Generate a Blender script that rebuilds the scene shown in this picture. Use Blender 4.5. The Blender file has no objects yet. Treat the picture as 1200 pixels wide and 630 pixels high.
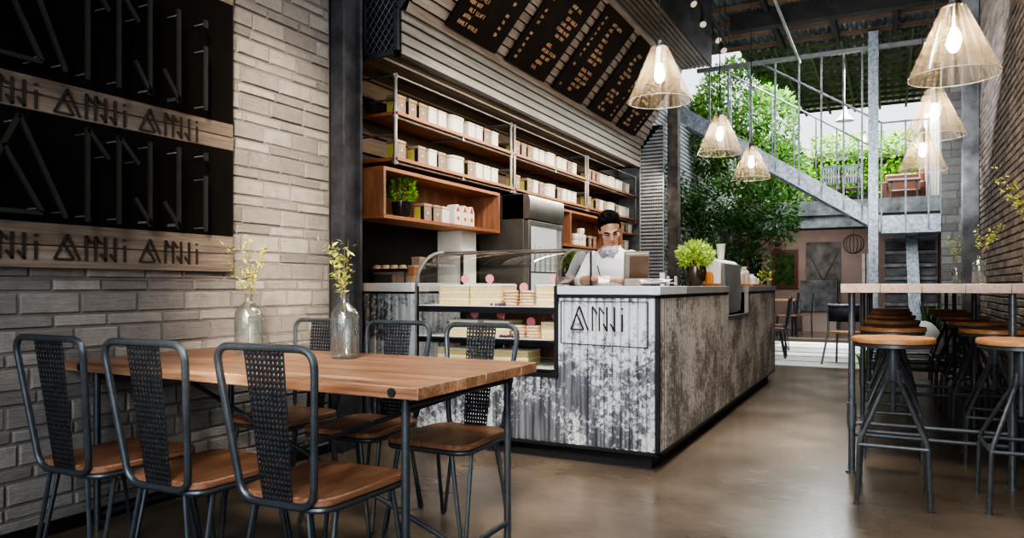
import bpy, math, random
from mathutils import Vector, Matrix, Euler
R = random.Random(7)
SC = bpy.context.scene
COL = SC.collection
PI = math.pi
V = Vector

# ------------------------------------------------------------------ mesh builder
class MB:
    def __init__(s):
        s.v = []; s.f = []; s.r = []; s.cur = 0.0
    def rnd(s): s.cur = R.random()
    def add(s, vs, fs):
        b = len(s.v)
        s.v += [tuple(p) for p in vs]
        for f in fs:
            s.f.append(tuple(b + i for i in f)); s.r.append(s.cur)
    def box(s, a, b):
        x0, x1 = sorted((a[0], b[0])); y0, y1 = sorted((a[1], b[1])); z0, z1 = sorted((a[2], b[2]))
        s.add([(x0,y0,z0),(x1,y0,z0),(x1,y1,z0),(x0,y1,z0),(x0,y0,z1),(x1,y0,z1),(x1,y1,z1),(x0,y1,z1)],
              [(0,3,2,1),(4,5,6,7),(0,1,5,4),(1,2,6,5),(2,3,7,6),(3,0,4,7)])
        return s
    def obox(s, c, size, M=None):
        M = M or Matrix.Identity(3); c = V(c)
        hx, hy, hz = size[0]/2, size[1]/2, size[2]/2
        P = [c + M @ V((x, y, z)) for z in (-hz, hz) for x, y in ((-hx,-hy),(hx,-hy),(hx,hy),(-hx,hy))]
        s.add(P, [(0,3,2,1),(4,5,6,7),(0,1,5,4),(1,2,6,5),(2,3,7,6),(3,0,4,7)])
        return s
    def bar(s, a, b, w, t, up=(0,0,1)):
        # rectangular bar from a to b, w wide (across), t along 'up'
        a = V(a); b = V(b); d = (b - a); L = d.length
        if L < 1e-6: return s
        d.normalize(); u = V(up); u = u - d * u.dot(d)
        if u.length < 1e-5: u = V((1,0,0)) - d * d.x
        u.normalize(); w_ = d.cross(u)
        M = Matrix((d, w_, u)).transposed()
        return s.obox((a + b) / 2, (L, w, t), M)
    def tube(s, pts, r, seg=8, closed=False, cap=True):
        pts = [V(p) for p in pts]; n = len(pts)
        rr = r if isinstance(r, (list, tuple)) else [r] * n
        T = []
        for i in range(n):
            if closed: t = pts[(i+1) % n] - pts[i-1]
            elif i == 0: t = pts[1] - pts[0]
            elif i == n-1: t = pts[-1] - pts[-2]
            else: t = (pts[i+1]-pts[i]).normalized() + (pts[i]-pts[i-1]).normalized()
            if t.length < 1e-9: t = pts[min(i+1, n-1)] - pts[i]
            T.append(t.normalized())
        ref = V((0,0,1)) if abs(T[0].z) < .9 else V((1,0,0))
        N = (ref - T[0]*ref.dot(T[0])).normalized()
        vs = []
        for i in range(n):
            N = N - T[i]*N.dot(T[i])
            if N.length < 1e-6: N = T[i].orthogonal()
            N.normalize(); B = T[i].cross(N)
            for k in range(seg):
                a = 2*PI*k/seg
                vs.append(pts[i] + (N*math.cos(a) + B*math.sin(a))*rr[i])
        fs = []
        m = n if closed else n-1
        for i in range(m):
            j = (i+1) % n
            for k in range(seg):
                l = (k+1) % seg
                fs.append((i*seg+k, i*seg+l, j*seg+l, j*seg+k))
        if cap and not closed:
            fs.append(tuple(reversed(range(seg)))); fs.append(tuple((n-1)*seg+k for k in range(seg)))
        s.add(vs, fs); return s
    def lathe(s, prof, seg=20, c=(0,0,0), cap=True):
        vs = []; n = len(prof)
        for r, z in prof:
            for k in range(seg):
                a = 2*PI*k/seg
                vs.append((c[0]+r*math.cos(a), c[1]+r*math.sin(a), c[2]+z))
        fs = [(i*seg+k, i*seg+(k+1)%seg, (i+1)*seg+(k+1)%seg, (i+1)*seg+k) for i in range(n-1) for k in range(seg)]
        if cap:
            fs.append(tuple(reversed(range(seg)))); fs.append(tuple((n-1)*seg+k for k in range(seg)))
        s.add(vs, fs); return s
    def prism(s, poly, fn, h0, h1):
        # poly: list of 2D pts; fn(a,b,h)->3D
        n = len(poly)
        vs = [fn(a, b, h0) for a, b in poly] + [fn(a, b, h1) for a, b in poly]
        fs = [tuple(reversed(range(n))), tuple(range(n, 2*n))] + [(i, (i+1)%n, n+(i+1)%n, n+i) for i in range(n)]
        s.add(vs, fs); return s
    def quad(s, a, b, c, d): s.add([a,b,c,d], [(0,1,2,3)]); return s
    def ell(s, c, r, M=None, seg=16, rings=10):
        M = M or Matrix.Identity(3); c = V(c); vs = []; fs = []
        vs.append(c + M @ V((0,0,-r[2])))
        for i in range(1, rings):
            t = PI*i/rings - PI/2
            for k in range(seg):
                a = 2*PI*k/seg
                vs.append(c + M @ V((r[0]*math.cos(t)*math.cos(a), r[1]*math.cos(t)*math.sin(a), r[2]*math.sin(t))))
        vs.append(c + M @ V((0,0,r[2])))
        for k in range(seg): fs.append((0, 1+(k+1)%seg, 1+k))
        for i in range(rings-2):
            for k in range(seg):
                a = 1+i*seg+k; b = 1+i*seg+(k+1)%seg
                fs.append((a, b, b+seg, a+seg))
        top = len(vs)-1; o = 1+(rings-2)*seg
        for k in range(seg): fs.append((o+k, o+(k+1)%seg, top))
        s.add(vs, fs); return s
    def leaf(s, c, d, n, L, W):
        c = V(c); d = V(d).normalized(); n = V(n); w = d.cross(n)
        if w.length < 1e-4: w = d.orthogonal()
        w.normalize(); n = w.cross(d)
        s.cur = R.random()
        s.add([c, c+d*L*.45+w*W/2+n*L*.06, c+d*L, c+d*L*.45-w*W/2+n*L*.06, ], [(0,1,2,3)])
        return s
    def build(s, name, mat, parent=None, ang=35, bevel=0, solid=0, loc=None):
        me = bpy.data.meshes.new(name)
        me.from_pydata(s.v, [], s.f); me.update()
        at = me.attributes.new('rnd', 'FLOAT', 'FACE'); at.data.foreach_set('value', s.r)
        me.polygons.foreach_set('use_smooth', [True]*len(s.f))
        if ang < 179: me.set_sharp_from_angle(angle=math.radians(ang))
        me.materials.append(mat)
        o = bpy.data.objects.new(name, me); COL.objects.link(o)
        if parent is not None: o.parent = parent
        if loc is not None: o.location = loc
        if solid:
            m = o.modifiers.new('Solidify', 'SOLIDIFY'); m.thickness = solid; m.offset = 0
        if bevel:
            m = o.modifiers.new('Bevel', 'BEVEL'); m.width = bevel; m.segments = 2; m.limit_method = 'ANGLE'; m.angle_limit = math.radians(40)
            m.harden_normals = False
        return o

def fillet(pts, r, n=4, closed=False):
    pts = [V(p) for p in pts]; out = []; N = len(pts)
    for i in range(N):
        if not closed and i in (0, N-1): out.append(pts[i]); continue
        p = pts[i]; a = pts[i-1]-p; b = pts[(i+1)%N]-p
        q = min(r, a.length*.45, b.length*.45)
        A = p + a.normalized()*q; B = p + b.normalized()*q
        for k in range(n+1):
            t = k/n
            out.append(A*(1-t)**2 + p*2*t*(1-t) + B*t*t)
    return out

def rot(ax, deg): return Matrix.Rotation(math.radians(deg), 3, ax)

def thing(name, label, cat, loc=(0,0,0), rz=0, group=None, scale=1):
    o = bpy.data.objects.new(name, None); COL.objects.link(o)
    o.empty_display_size = .1
    o.location = loc; o.rotation_euler = (0,0,rz); o.scale = (scale,)*3
    o['label'] = label; o['category'] = cat
    if group: o['group'] = group
    return o
def tag(o, label, cat, group=None):
    o['label'] = label; o['category'] = cat
    if group: o['group'] = group
    return o
def struct(o): o['kind'] = 'structure'; return o
def stuff(o): o['kind'] = 'stuff'; return o
def dup(root, label, loc, rz=None, group=None, scale=None):
    r = root.copy(); COL.objects.link(r); r.location = loc
    if rz is not None: r.rotation_euler = (0,0,rz)
    if scale: r.scale = (scale,)*3
    r['label'] = label
    if group: r['group'] = group
    for ch in list(root.children):
        c = ch.copy(); COL.objects.link(c); c.parent = r
        for g in list(ch.children):
            d = g.copy(); COL.objects.link(d); d.parent = c
    return r

# ------------------------------------------------------------------ materials
class NT:
    def __init__(s, name):
        s.m = bpy.data.materials.new(name); s.m.use_nodes = True
        s.t = s.m.node_tree; s.t.nodes.clear()
        s.out = s.n('ShaderNodeOutputMaterial')
    def n(s, ty, **k):
        n = s.t.nodes.new(ty)
        for a, b in k.items(): setattr(n, a, b)
        return n
    def l(s, a, b): s.t.links.new(a, b)
    def coord(s, scale=(1,1,1), use_rnd=0):
        tc = s.n('ShaderNodeTexCoord'); mp = s.n('ShaderNodeMapping'); mp.inputs['Scale'].default_value = scale
        src = tc.outputs['Object']
        if use_rnd:
            at = s.n('ShaderNodeAttribute'); at.attribute_name = 'rnd'
            mu = s.n('ShaderNodeMath', operation='MULTIPLY'); mu.inputs[1].default_value = use_rnd
            s.l(at.outputs['Fac'], mu.inputs[0])
            va = s.n('ShaderNodeVectorMath', operation='ADD'); s.l(src, va.inputs[0]); s.l(mu.outputs[0], va.inputs[1]); src = va.outputs[0]
        s.l(src, mp.inputs['Vector']); return mp.outputs['Vector']
    def noise(s, vec, scale=5, detail=4, rough=.55, dist=0):
        n = s.n('ShaderNodeTexNoise'); n.inputs['Scale'].default_value = scale; n.inputs['Detail'].default_value = detail
        n.inputs['Roughness'].default_value = rough; n.inputs['Distortion'].default_value = dist
        s.l(vec, n.inputs['Vector']); return n.outputs['Fac']
    def ramp(s, fac, stops, interp='LINEAR'):
        r = s.n('ShaderNodeValToRGB'); e = r.color_ramp.elements; r.color_ramp.interpolation = interp
        while len(e) < len(stops): e.new(.5)
        for i, (p, c) in enumerate(stops):
            e[i].position = p; e[i].color = (c[0], c[1], c[2], 1) if not isinstance(c, (int, float)) else (c, c, c, 1)
        s.l(fac, r.inputs['Fac']); return r.outputs['Color']
    def mix(s, fac, a, b, mode='MIX'):
        m = s.n('ShaderNodeMix', data_type='RGBA', blend_type=mode)
        if isinstance(fac, (int, float)): m.inputs[0].default_value = fac
        else: s.l(fac, m.inputs[0])
        for v, i in ((a, 6), (b, 7)):
            if isinstance(v, (tuple, list)): m.inputs[i].default_value = (v[0], v[1], v[2], 1)
            else: s.l(v, m.inputs[i])
        return m.outputs[2]
    def attr(s):
        a = s.n('ShaderNodeAttribute'); a.attribute_name = 'rnd'; return a.outputs['Fac']
    def bsdf(s, col, rough=.5, metal=0, bump=None, bstr=.3, bdist=.01, spec=.5, **kw):
        p = s.n('ShaderNodeBsdfPrincipled')
        if isinstance(col, (tuple, list)): p.inputs['Base Color'].default_value = (col[0], col[1], col[2], 1)
        else: s.l(col, p.inputs['Base Color'])
        if isinstance(rough, (int, float)): p.inputs['Roughness'].default_value = rough
        else: s.l(rough, p.inputs['Roughness'])
        p.inputs['Metallic'].default_value = metal
        p.inputs['Specular IOR Level'].default_value = spec
        for k, v in kw.items():
            p.inputs[k.replace('_', ' ')].default_value = v
        if bump is not None:
            b = s.n('ShaderNodeBump'); b.inputs['Strength'].default_value = bstr; b.inputs['Distance'].default_value = bdist
            s.l(bump, b.inputs['Height']); s.l(b.outputs['Normal'], p.inputs['Normal'])
        s.l(p.outputs[0], s.out.inputs['Surface']); return s.m

def plain(name, col, rough=.5, metal=0, var=.18, scale=9, bstr=.15, **kw):
    t = NT(name); v = t.coord(); n = t.noise(v, scale, 5)
    a = tuple(c*(1-var) for c in col); b = tuple(min(1, c*(1+var)) for c in col)
    c = t.ramp(n, [(.3, a), (.7, b)])
    return t.bsdf(c, rough, metal, n, bstr, .004, **kw)
def wood(name, dark, mid, light, axis=0, rough=.45, grain=1., rnd=3.7):
    t = NT(name); sc = [14*grain]*3; sc[axis] = 1.1*grain
    v = t.coord(tuple(sc), rnd)
    n1 = t.noise(v, 1.0, 6, .62, .8)
    sc2 = [70*grain]*3; sc2[axis] = 3*grain
    n2 = t.noise(t.coord(tuple(sc2), rnd), 1.0, 3, .6)
    c = t.ramp(n1, [(.28, dark), (.5, mid), (.72, light)])
    c = t.mix(.35, c, t.ramp(n2, [(.35, dark), (.65, light)]), 'MIX')
    a = t.attr(); c = t.mix(t.ramp(a, [(0, 0.0), (1, .25)]), c, dark)
    bsc = [5.0]*3; bsc[axis] = 1.6; blotch = t.noise(t.coord(tuple(bsc), rnd), 1.3, 5, .6)
    c = t.mix(t.ramp(blotch, [(.38, 0.0), (.7, .5)]), c, dark)
    return t.bsdf(c, rough, 0, n2, .18, .003)
def glass(name, tint=(1,1,1), refl=.12, rough=.02, rib=0, dens=0.0, dcol=(.6,.5,.4)):
    # thin-walled clear pane: transparent + fresnel reflection (+ optional faint body colour)
    t = NT(name); tr = t.n('ShaderNodeBsdfTransparent'); tr.inputs[0].default_value = (*tint, 1)
    gl = t.n('ShaderNodeBsdfGlossy'); gl.inputs['Roughness'].default_value = rough
    lw = t.n('ShaderNodeLayerWeight'); lw.inputs['Blend'].default_value = .35
    mu = t.n('ShaderNodeMath', operation='MULTIPLY_ADD'); mu.inputs[1].default_value = .30; mu.inputs[2].default_value = refl*.5
    t.l(lw.outputs['Facing'], mu.inputs[0]) if False else t.l(lw.outputs['Fresnel'], mu.inputs[0])
    mx = t.n('ShaderNodeMixShader'); t.l(mu.outputs[0], mx.inputs[0]); t.l(tr.outputs[0], mx.inputs[1]); t.l(gl.outputs[0], mx.inputs[2])
    res = mx.outputs[0]
    if dens:
        df = t.n('ShaderNodeBsdfDiffuse'); df.inputs[0].default_value = (*dcol, 1)
        tl = t.n('ShaderNodeBsdfTranslucent'); tl.inputs[0].default_value = (*dcol, 1)
        ms = t.n('ShaderNodeMixShader'); t.l(df.outputs[0], ms.inputs[1]); t.l(tl.outputs[0], ms.inputs[2]); ms.inputs[0].default_value = .6
        m2 = t.n('ShaderNodeMixShader'); t.l(res, m2.inputs[1]); t.l(ms.outputs[0], m2.inputs[2])
        if rib:
            tc = t.n('ShaderNodeTexCoord'); gr = t.n('ShaderNodeTexGradient', gradient_type='RADIAL'); t.l(tc.outputs['Object'], gr.inputs[0])
            w = t.n('ShaderNodeTexNoise', noise_dimensions='1D'); w.inputs['Scale'].default_value = rib; w.inputs['Detail'].default_value = 3
            t.l(gr.outputs['Fac'], w.inputs['W'])
            f = t.ramp(w.outputs['Fac'], [(.40, dens*.5), (.64, dens*2.4)]); t.l(f, m2.inputs[0])
        else: m2.inputs[0].default_value = dens
        res = m2.outputs[0]
    t.l(res, t.out.inputs['Surface']); return t.m
def emit(name, col, st):
    t = NT(name); e = t.n('ShaderNodeEmission'); e.inputs[0].default_value = (*col, 1); e.inputs[1].default_value = st
    t.l(e.outputs[0], t.out.inputs['Surface']); return t.m
def leafmat(name, d, l, trans=.35):
    t = NT(name); c = t.ramp(t.attr(), [(0, d), (.75, l), (1, tuple(min(1, x*1.3) for x in l))])
    df = t.n('ShaderNodeBsdfPrincipled'); t.l(c, df.inputs['Base Color']); df.inputs['Roughness'].default_value = .5
    tl = t.n('ShaderNodeBsdfTranslucent'); t.l(c, tl.inputs[0])
    m = t.n('ShaderNodeMixShader'); m.inputs[0].default_value = trans
    t.l(df.outputs[0], m.inputs[1]); t.l(tl.outputs[0], m.inputs[2]); t.l(m.outputs[0], t.out.inputs['Surface'])
    return t.m
def brickmat(name, a, b, c):
    t = NT(name); v = t.coord((1,1,1), 5.0)
    n = t.noise(v, 14, 6, .65); big = t.noise(t.coord(), .9, 3)
    col = t.ramp(t.attr(), [(0, a), (.55, b), (1, c)])
    col = t.mix(t.ramp(n, [(.35, .0), (.75, .45)]), col, tuple(x*.55 for x in a))
    col = t.mix(t.ramp(big, [(.35, 0.0), (.7, .3)]), col, tuple(x*.7 for x in a))
    fine = t.noise(t.coord((6,6,60), 5.0), 1.2, 5, .7)
    s = t.n('ShaderNodeMath', operation='ADD'); t.l(n, s.inputs[0]); t.l(fine, s.inputs[1])
    return t.bsdf(col, .85, 0, s.outputs[0], .75, .012, spec=.3)

M = {}
M['brick'] = brickmat('brick_painted_grey', (.17,.165,.165), (.25,.243,.235), (.33,.32,.305))
M['mortar'] = plain('mortar_grey', (.15,.145,.14), .95)
M['brick_r'] = brickmat('brick_brown', (.15,.12,.10), (.24,.195,.165), (.32,.265,.23))
M['block'] = brickmat('block_grey', (.16,.155,.15), (.23,.225,.215), (.3,.29,.28))
# floor
t = NT('polished_concrete'); v = t.coord()
n1 = t.noise(v, .7, 2, .5, 0); n2 = t.noise(v, 2.2, 3, .5, 0); n3 = t.noise(v, 40, 3)
c = t.ramp(n1, [(.3, (.062,.047,.034)), (.52, (.125,.098,.073)), (.72, (.215,.172,.132))])
n4 = t.noise(t.coord((1,2.2,1)), 9, 5, .6)
c = t.mix(.22, c, t.ramp(n4, [(.3, (.05,.038,.028)), (.7, (.22,.18,.14))]))
c = t.mix(.45, c, t.ramp(n2, [(.25, (.07,.053,.039)), (.75, (.20,.16,.122))]))
rg = t.ramp(n2, [(.3, .22), (.7, .27)])
M['floor'] = t.bsdf(c, rg, 0, n3, .06, .003, spec=.5)
M['pave'] = plain('pale_paving', (.62,.61,.58), .8, var=.1)
M['gap'] = plain('dark_paving_gap', (.10,.095,.085), .9)
M['steel'] = plain('gunmetal_tube', (.12,.137,.155), .36, .45, .2, 30, .05)
M['steel_chair'] = plain('chair_tube', (.065,.08,.095), .36, .5, .2, 30, .05)
M['panel_perf'] = plain('perforated_sheet', (.035,.04,.048), .45, .6, .2, 30, .03)
M['black'] = plain('black_metal', (.018,.018,.02), .5, .3)
M['ironblue'] = plain('old_steel_blue', (.04,.043,.052), .75, .2, .6, 6, .4)
M['galv'] = plain('galvanised_steel', (.27,.30,.335), .5, .4, .42, 22, .15)
M['galv_d'] = plain('grey_steel_flaked', (.20,.215,.235), .6, .4, .55, 7, .3)
M['concrete'] = plain('mottled_concrete', (.13,.135,.14), .85, 0, .6, 4, .4)
M['table'] = wood('table_wood', (.075,.036,.021), (.25,.135,.08), (.50,.33,.225), 0, .38)
M['seat'] = wood('seat_wood', (.075,.034,.02), (.235,.115,.066), (.42,.25,.16), 1, .4)
M['stoolwood'] = wood('stool_wood', (.34,.15,.06), (.55,.28,.13), (.70,.42,.23), 0, .4)
M['bartop'] = wood('bar_wood', (.30,.22,.18), (.48,.37,.32), (.60,.49,.43), 1, .5)
M['shelf'] = wood('shelf_wood', (.20,.075,.03), (.38,.155,.068), (.54,.26,.13), 1, .5)
M['shelfbox'] = wood('box_wood', (.16,.062,.032), (.34,.155,.085), (.52,.29,.18), 2, .5)
M['plank_pale'] = wood('weathered_plank', (.05,.04,.034), (.15,.122,.10), (.28,.238,.20), 1, .8)
M['plank_dark'] = wood('dark_plank', (.045,.03,.02), (.095,.065,.045), (.15,.11,.08), 1, .7)
M['sign_black'] = plain('sign_black', (.006,.005,.0045), .9, 0, .4, 3, spec=.15)
M['sign_letter'] = plain('sign_letter', (.028,.027,.027), .6, .2, spec=.3)
M['carved'] = plain('burnt_letter', (.025,.02,.017), .8)
# corrugated distressed
def distressed(name, pale, dark, lo, hi, tint):
    t = NT(name); v = t.coord()
    n = t.noise(v, 2.1, 3, .5, .5); n2 = t.noise(v, 26, 5, .72, .9)
    st = t.noise(t.coord((30,30,2.5)), 1, 4, .6)
    s = t.n('ShaderNodeMath', operation='ADD'); t.l(n, s.inputs[0]); t.l(n2, s.inputs[1])
    s2 = t.n('ShaderNodeMath', operation='MULTIPLY_ADD'); t.l(st, s2.inputs[0]); s2.inputs[1].default_value = .35; t.l(s.outputs[0], s2.inputs[2])
    sep = t.n('ShaderNodeSeparateXYZ'); t.l(v, sep.inputs[0])
    hz = t.n('ShaderNodeMath', operation='MULTIPLY_ADD'); hz.inputs[1].default_value = .10; t.l(sep.outputs['Z'], hz.inputs[0]); t.l(s2.outputs[0], hz.inputs[2])
    f = t.ramp(hz.outputs[0], [(lo, 0.0), (hi, 1.0)])
    f = t.n('ShaderNodeMath', operation='MULTIPLY') if False else f
    c = t.mix(f, dark, pale); c = t.mix(t.ramp(n, [(.45, 0.0), (.75, .3)]), c, tint)
    return t.bsdf(c, .5, .15, n2, .12, .004)
def scaled(name, pale, dark, thr, soft, tint):
    # paint flaking: blotches over streaky sheet metal
    t = NT(name); v = t.coord()
    n = t.noise(v, 2.4, 4, .55, .6); n2 = t.noise(v, 30, 5, .7, .6); st = t.noise(t.coord((26,26,2.2)), 1, 4, .6)
    a = t.n('ShaderNodeMath', operation='MULTIPLY_ADD'); t.l(n2, a.inputs[0]); a.inputs[1].default_value = .8; t.l(n, a.inputs[2])
    b = t.n('ShaderNodeMath', operation='MULTIPLY_ADD'); t.l(st, b.inputs[0]); b.inputs[1].default_value = .15; t.l(a.outputs[0], b.inputs[2])
    sp_ = t.n('ShaderNodeSeparateXYZ'); t.l(v, sp_.inputs[0])
    zz_ = t.n('ShaderNodeMath', operation='MULTIPLY_ADD'); t.l(sp_.outputs['Z'], zz_.inputs[0]); zz_.inputs[1].default_value = .16; t.l(b.outputs[0], zz_.inputs[2])
    d = t.n('ShaderNodeMath', operation='MULTIPLY_ADD'); t.l(zz_.outputs[0], d.inputs[0]); d.inputs[1].default_value = 1/1.95; d.inputs[2].default_value = -.048
    f = t.ramp(d.outputs[0], [(thr, 0.0), (thr+soft, 1.0)])
    c = t.mix(f, dark, pale); c = t.mix(t.ramp(st, [(.4, 0.0), (.7, .45)]), c, tint)
    return t.bsdf(c, .48, .15, n2, .12, .004)
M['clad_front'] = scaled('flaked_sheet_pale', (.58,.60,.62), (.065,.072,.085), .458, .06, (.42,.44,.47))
M['clad_shaded'] = scaled('flaked_sheet_shaded', (.40,.365,.33), (.10,.085,.072), .45, .10, (.22,.19,.17))  # darker, browner copy of the front sheet: the side's dimmer light in its colour
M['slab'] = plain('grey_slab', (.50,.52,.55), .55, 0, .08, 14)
M['slab_shaded'] = plain('grey_slab_shaded', (.25,.25,.25), .55, 0, .12, 14)  # shaded copy of the slab grey for the dimmer side run
M['white'] = plain('white_paint', (.78,.77,.74), .5, 0, .05)
M['cream'] = plain('cream', (.86,.83,.74), .55, 0, .04)
M['sponge'] = plain('sponge', (.80,.62,.28), .8, 0, .15, 60, .4)
M['pancake'] = plain('pancake', (.62,.34,.13), .7, 0, .25, 40)
M['pink'] = plain('pink_card', (.88,.30,.34), .6, 0, .06)
M['berry'] = plain('berries', (.10,.03,.10), .35)
M['kraft'] = plain('kraft_tin', (.30,.215,.16), .65, 0, .15, 25)
M['kraft_lid'] = plain('kraft_lid', (.38,.265,.175), .6)
M['tinwhite'] = plain('white_tin', (.72,.69,.64), .55, 0, .06)
M['tinlid'] = plain('white_lid', (.64,.58,.51), .55, 0, .06)
M['lime'] = plain('lime_label', (.52,.50,.12), .6)
M['labelblk'] = plain('black_label', (.02,.02,.025), .5)
M['redlab'] = plain('red_label', (.45,.05,.03), .5)
M['orange'] = plain('orange_label', (.80,.33,.04), .5)
M['pipe'] = plain('shelf_pipe', (.25,.25,.245), .45, .6)
M['ss'] = plain('stainless', (.25,.24,.225), .36, .85, .12, 6, .04)
M['ss_dark'] = plain('stainless_dark', (.12,.11,.10), .3, .35, .2, 4, .03)
M['ss_light'] = plain('pale_casing', (.78,.75,.70), .35, .1, .05)
M['corr_pale'] = wood('corrugated_fascia', (.16,.15,.135), (.28,.27,.245), (.39,.38,.35), 1, .55)
M['corr_dark'] = wood('soffit_slats', (.055,.05,.045), (.13,.12,.105), (.20,.185,.165), 1, .5)
M['lath_brown'] = wood('sloped_laths', (.15,.105,.08), (.27,.235,.20), (.38,.355,.32), 1, .6)
M['board'] = plain('menu_board_brown', (.011,.0055,.0035), .7, 0, .3, 5, spec=.2)
M['gold'] = plain('menu_gold', (.38,.235,.13), .55)
M['wire'] = plain('mesh_wire', (.34,.36,.38), .5, .5)
M['wire_d'] = plain('chain_wire', (.16,.18,.21), .5, .5)
M['navy'] = plain('navy_void', (.016,.02,.032), .7)
M['roof'] = plain('roof_sheet', (.10,.108,.12), .4, .5, .45, 3)
M['purlin'] = wood('roof_purlin', (.05,.032,.022), (.11,.07,.045), (.20,.125,.075), 0, .8)
M['purlin_g'] = plain('greenish_purlin', (.06,.08,.03), .8, 0, .4)  # greenish brown for the far roof purlins
M['beam'] = plain('dark_beam', (.016,.015,.014), .7, .1, .5, 5)
M['timber'] = plain('timber_column', (.085,.075,.07), .85, 0, .6, 7, .5)
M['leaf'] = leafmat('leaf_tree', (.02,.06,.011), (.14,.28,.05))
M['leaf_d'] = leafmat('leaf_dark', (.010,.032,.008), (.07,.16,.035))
M['leaf_b'] = leafmat('leaf_bright', (.09,.26,.02), (.36,.62,.08))
M['leaf_pot'] = leafmat('leaf_pot', (.07,.20,.02), (.26,.52,.07))
M['leaf_lime'] = leafmat('leaf_lime', (.26,.42,.06), (.62,.78,.22))
M['leaf_y'] = leafmat('leaf_yellow', (.26,.33,.04), (.66,.68,.16))
M['bark'] = plain('bark', (.13,.085,.055), .9, 0, .4, 20, .5)
M['twig'] = plain('twig', (.20,.15,.09), .8)
M['glass'] = glass('clear_glass', (.97,.98,.98), .06)
M['vase'] = glass('bottle_glass', (.90,.93,.93), .16, .03, dens=.05, dcol=(.7,.75,.75))
M['pend'] = glass('pendant_glass', (.98,.95,.90), .16, .10, rib=46, dens=.08, dcol=(1,.80,.57))
M['bulb'] = emit('bulb_glow', (1,.86,.62), 130)
M['fridge_glow'] = emit('fridge_glow', (1,.96,.9), .9)
M['spotglow'] = emit('spot_glow', (1,.78,.5), .7)
M['dark'] = plain('near_black_wall', (.012,.012,.013), .8)
M['pinkwall'] = plain('pinkish_plaster', (.40,.315,.285), .9, 0, .12, 2)
M['greydoor'] = plain('grey_panel', (.17,.165,.16), .8, 0, .5, 5)
M['leather'] = plain('brown_leather', (.13,.04,.018), .45)
M['panelgrey'] = plain('grey_front_panel', (.20,.205,.205), .35, .3, .1, 4, .03)
M['rock'] = plain('pale_rock', (.44,.42,.39), .9, 0, .25, 3, 1.0)
M['pot_black'] = plain('black_glaze', (.02,.018,.018), .15)
M['pot_bronze'] = plain('bronze_pot', (.10,.075,.06), .22, .6)
M['screenbrown'] = plain('till_screen', (.12,.075,.045), .25, .2)
M['tillbezel'] = plain('till_bezel', (.24,.21,.18), .4, .3)
M['skin'] = plain('skin', (.58,.34,.24), .5, 0, .06, 20, .03)
M['lip'] = plain('lip', (.45,.18,.15), .45)
M['hair'] = plain('black_hair', (.006,.005,.005), .8, 0, .3, 60, .5, spec=.2)
M['shirt'] = plain('white_shirt', (.82,.82,.84), .8, 0, .05, 8, .2)
M['collar'] = plain('shaded_collar', (.42,.41,.42), .8)  # collar of the white shirt, its grey shading put into the colour
M['bow'] = plain('lilac_grey_bow', (.27,.25,.31), .6)
M['trouser'] = plain('dark_trousers', (.03,.03,.035), .8)
M['eye'] = plain('eye_dark', (.03,.02,.015), .2)
M['eyew'] = plain('eye_white', (.8,.78,.75), .3)
M['paper'] = plain('white_paper', (.82,.80,.77), .7)
M['amber'] = plain('amber_drink', (.62,.26,.05), .2)
M['siding'] = plain('pale_siding', (.30,.31,.32), .7)
t = NT('window_view'); v = t.coord((1,1,1)); n = t.noise(v, 9, 5, .7); n2 = t.noise(v, 3, 2)
c = t.ramp(n, [(.35, (.01,.025,.008)), (.6, (.06,.14,.03)), (.8, (.22,.35,.12))])
M['view'] = t.bsdf(c, .2)

# ------------------------------------------------------------------ shell
def bricks(mb, span0, span1, z0, z1, courses, L, fn, gap=.011, jit=.008, slant=.0):
    z = z0; k = 0
    while z < z1 - 1e-4:
        h = courses[k % len(courses)]
        p = span0 - R.random()*L
        while p < span1:
            l = L*(.8 + .35*R.random())
            a = max(p+gap/2, span0); b = min(p+l-gap/2, span1)
            if b - a > .02:
                mb.rnd()
                d = R.random()*jit; e = .006
                zt = min(z+h-gap/2, z1); zb = z+gap/2
                q0 = [(a,zb),(b,zb),(b,zt),(a,zt)]; q1 = [(a+e,zb+e),(b-e,zb+e),(b-e,zt-e),(a+e,zt-e)]
                ds = [d + R.random()*jit*.6 for _ in range(4)]
                vs = [fn(x, y, 0) for x, y in q0] + [fn(x, y, .012) if False else fn(x, y, .010+ds[i]*.2) for i, (x, y) in enumerate(q0)] + [fn(x, y, .014+ds[i]) for i, (x, y) in enumerate(q1)]
                fs = [(8,9,10,11)] + [(i, (i+1)%4, 4+(i+1)%4, 4+i) for i in range(4)] + [(4+i, 4+(i+1)%4, 8+(i+1)%4, 8+i) for i in range(4)]
                mb.add(vs, fs)
            p += l
        z += h; k += 1

XL = -3.36
o = struct(MB().box((-8,-2.5,-.12), (4,10.9,0)).build('floor', M['floor']))
g = MB(); bricks(g, -2.4, 3.82, 0, 5.05, (.103,.062), .27, lambda y, z, d: (XL-.022+d, y, z), .012)
wl = struct(MB().box((XL-.3,-2.4,0), (XL-.012,3.84,5.05)).build('wall_left', M['mortar']))
g.build('brickwork', M['brick'], wl, 30)
struct(MB().box((XL-.01,-2.4,0), (XL+.012,3.8,.06)).build('baseboard_left', M['black']))
g = MB(); bricks(g, 3.0, 10.75, 0, 5.05, (.072,), .24, lambda y, z, d: (1.0+.02-d, y, z), .012, .007)
wr = struct(MB().box((1.012,-2.4,0), (1.3,12.75,5.05)).build('wall_right', M['mortar']))
g.build('brickwork', M['brick_r'], wr, 30)
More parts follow.
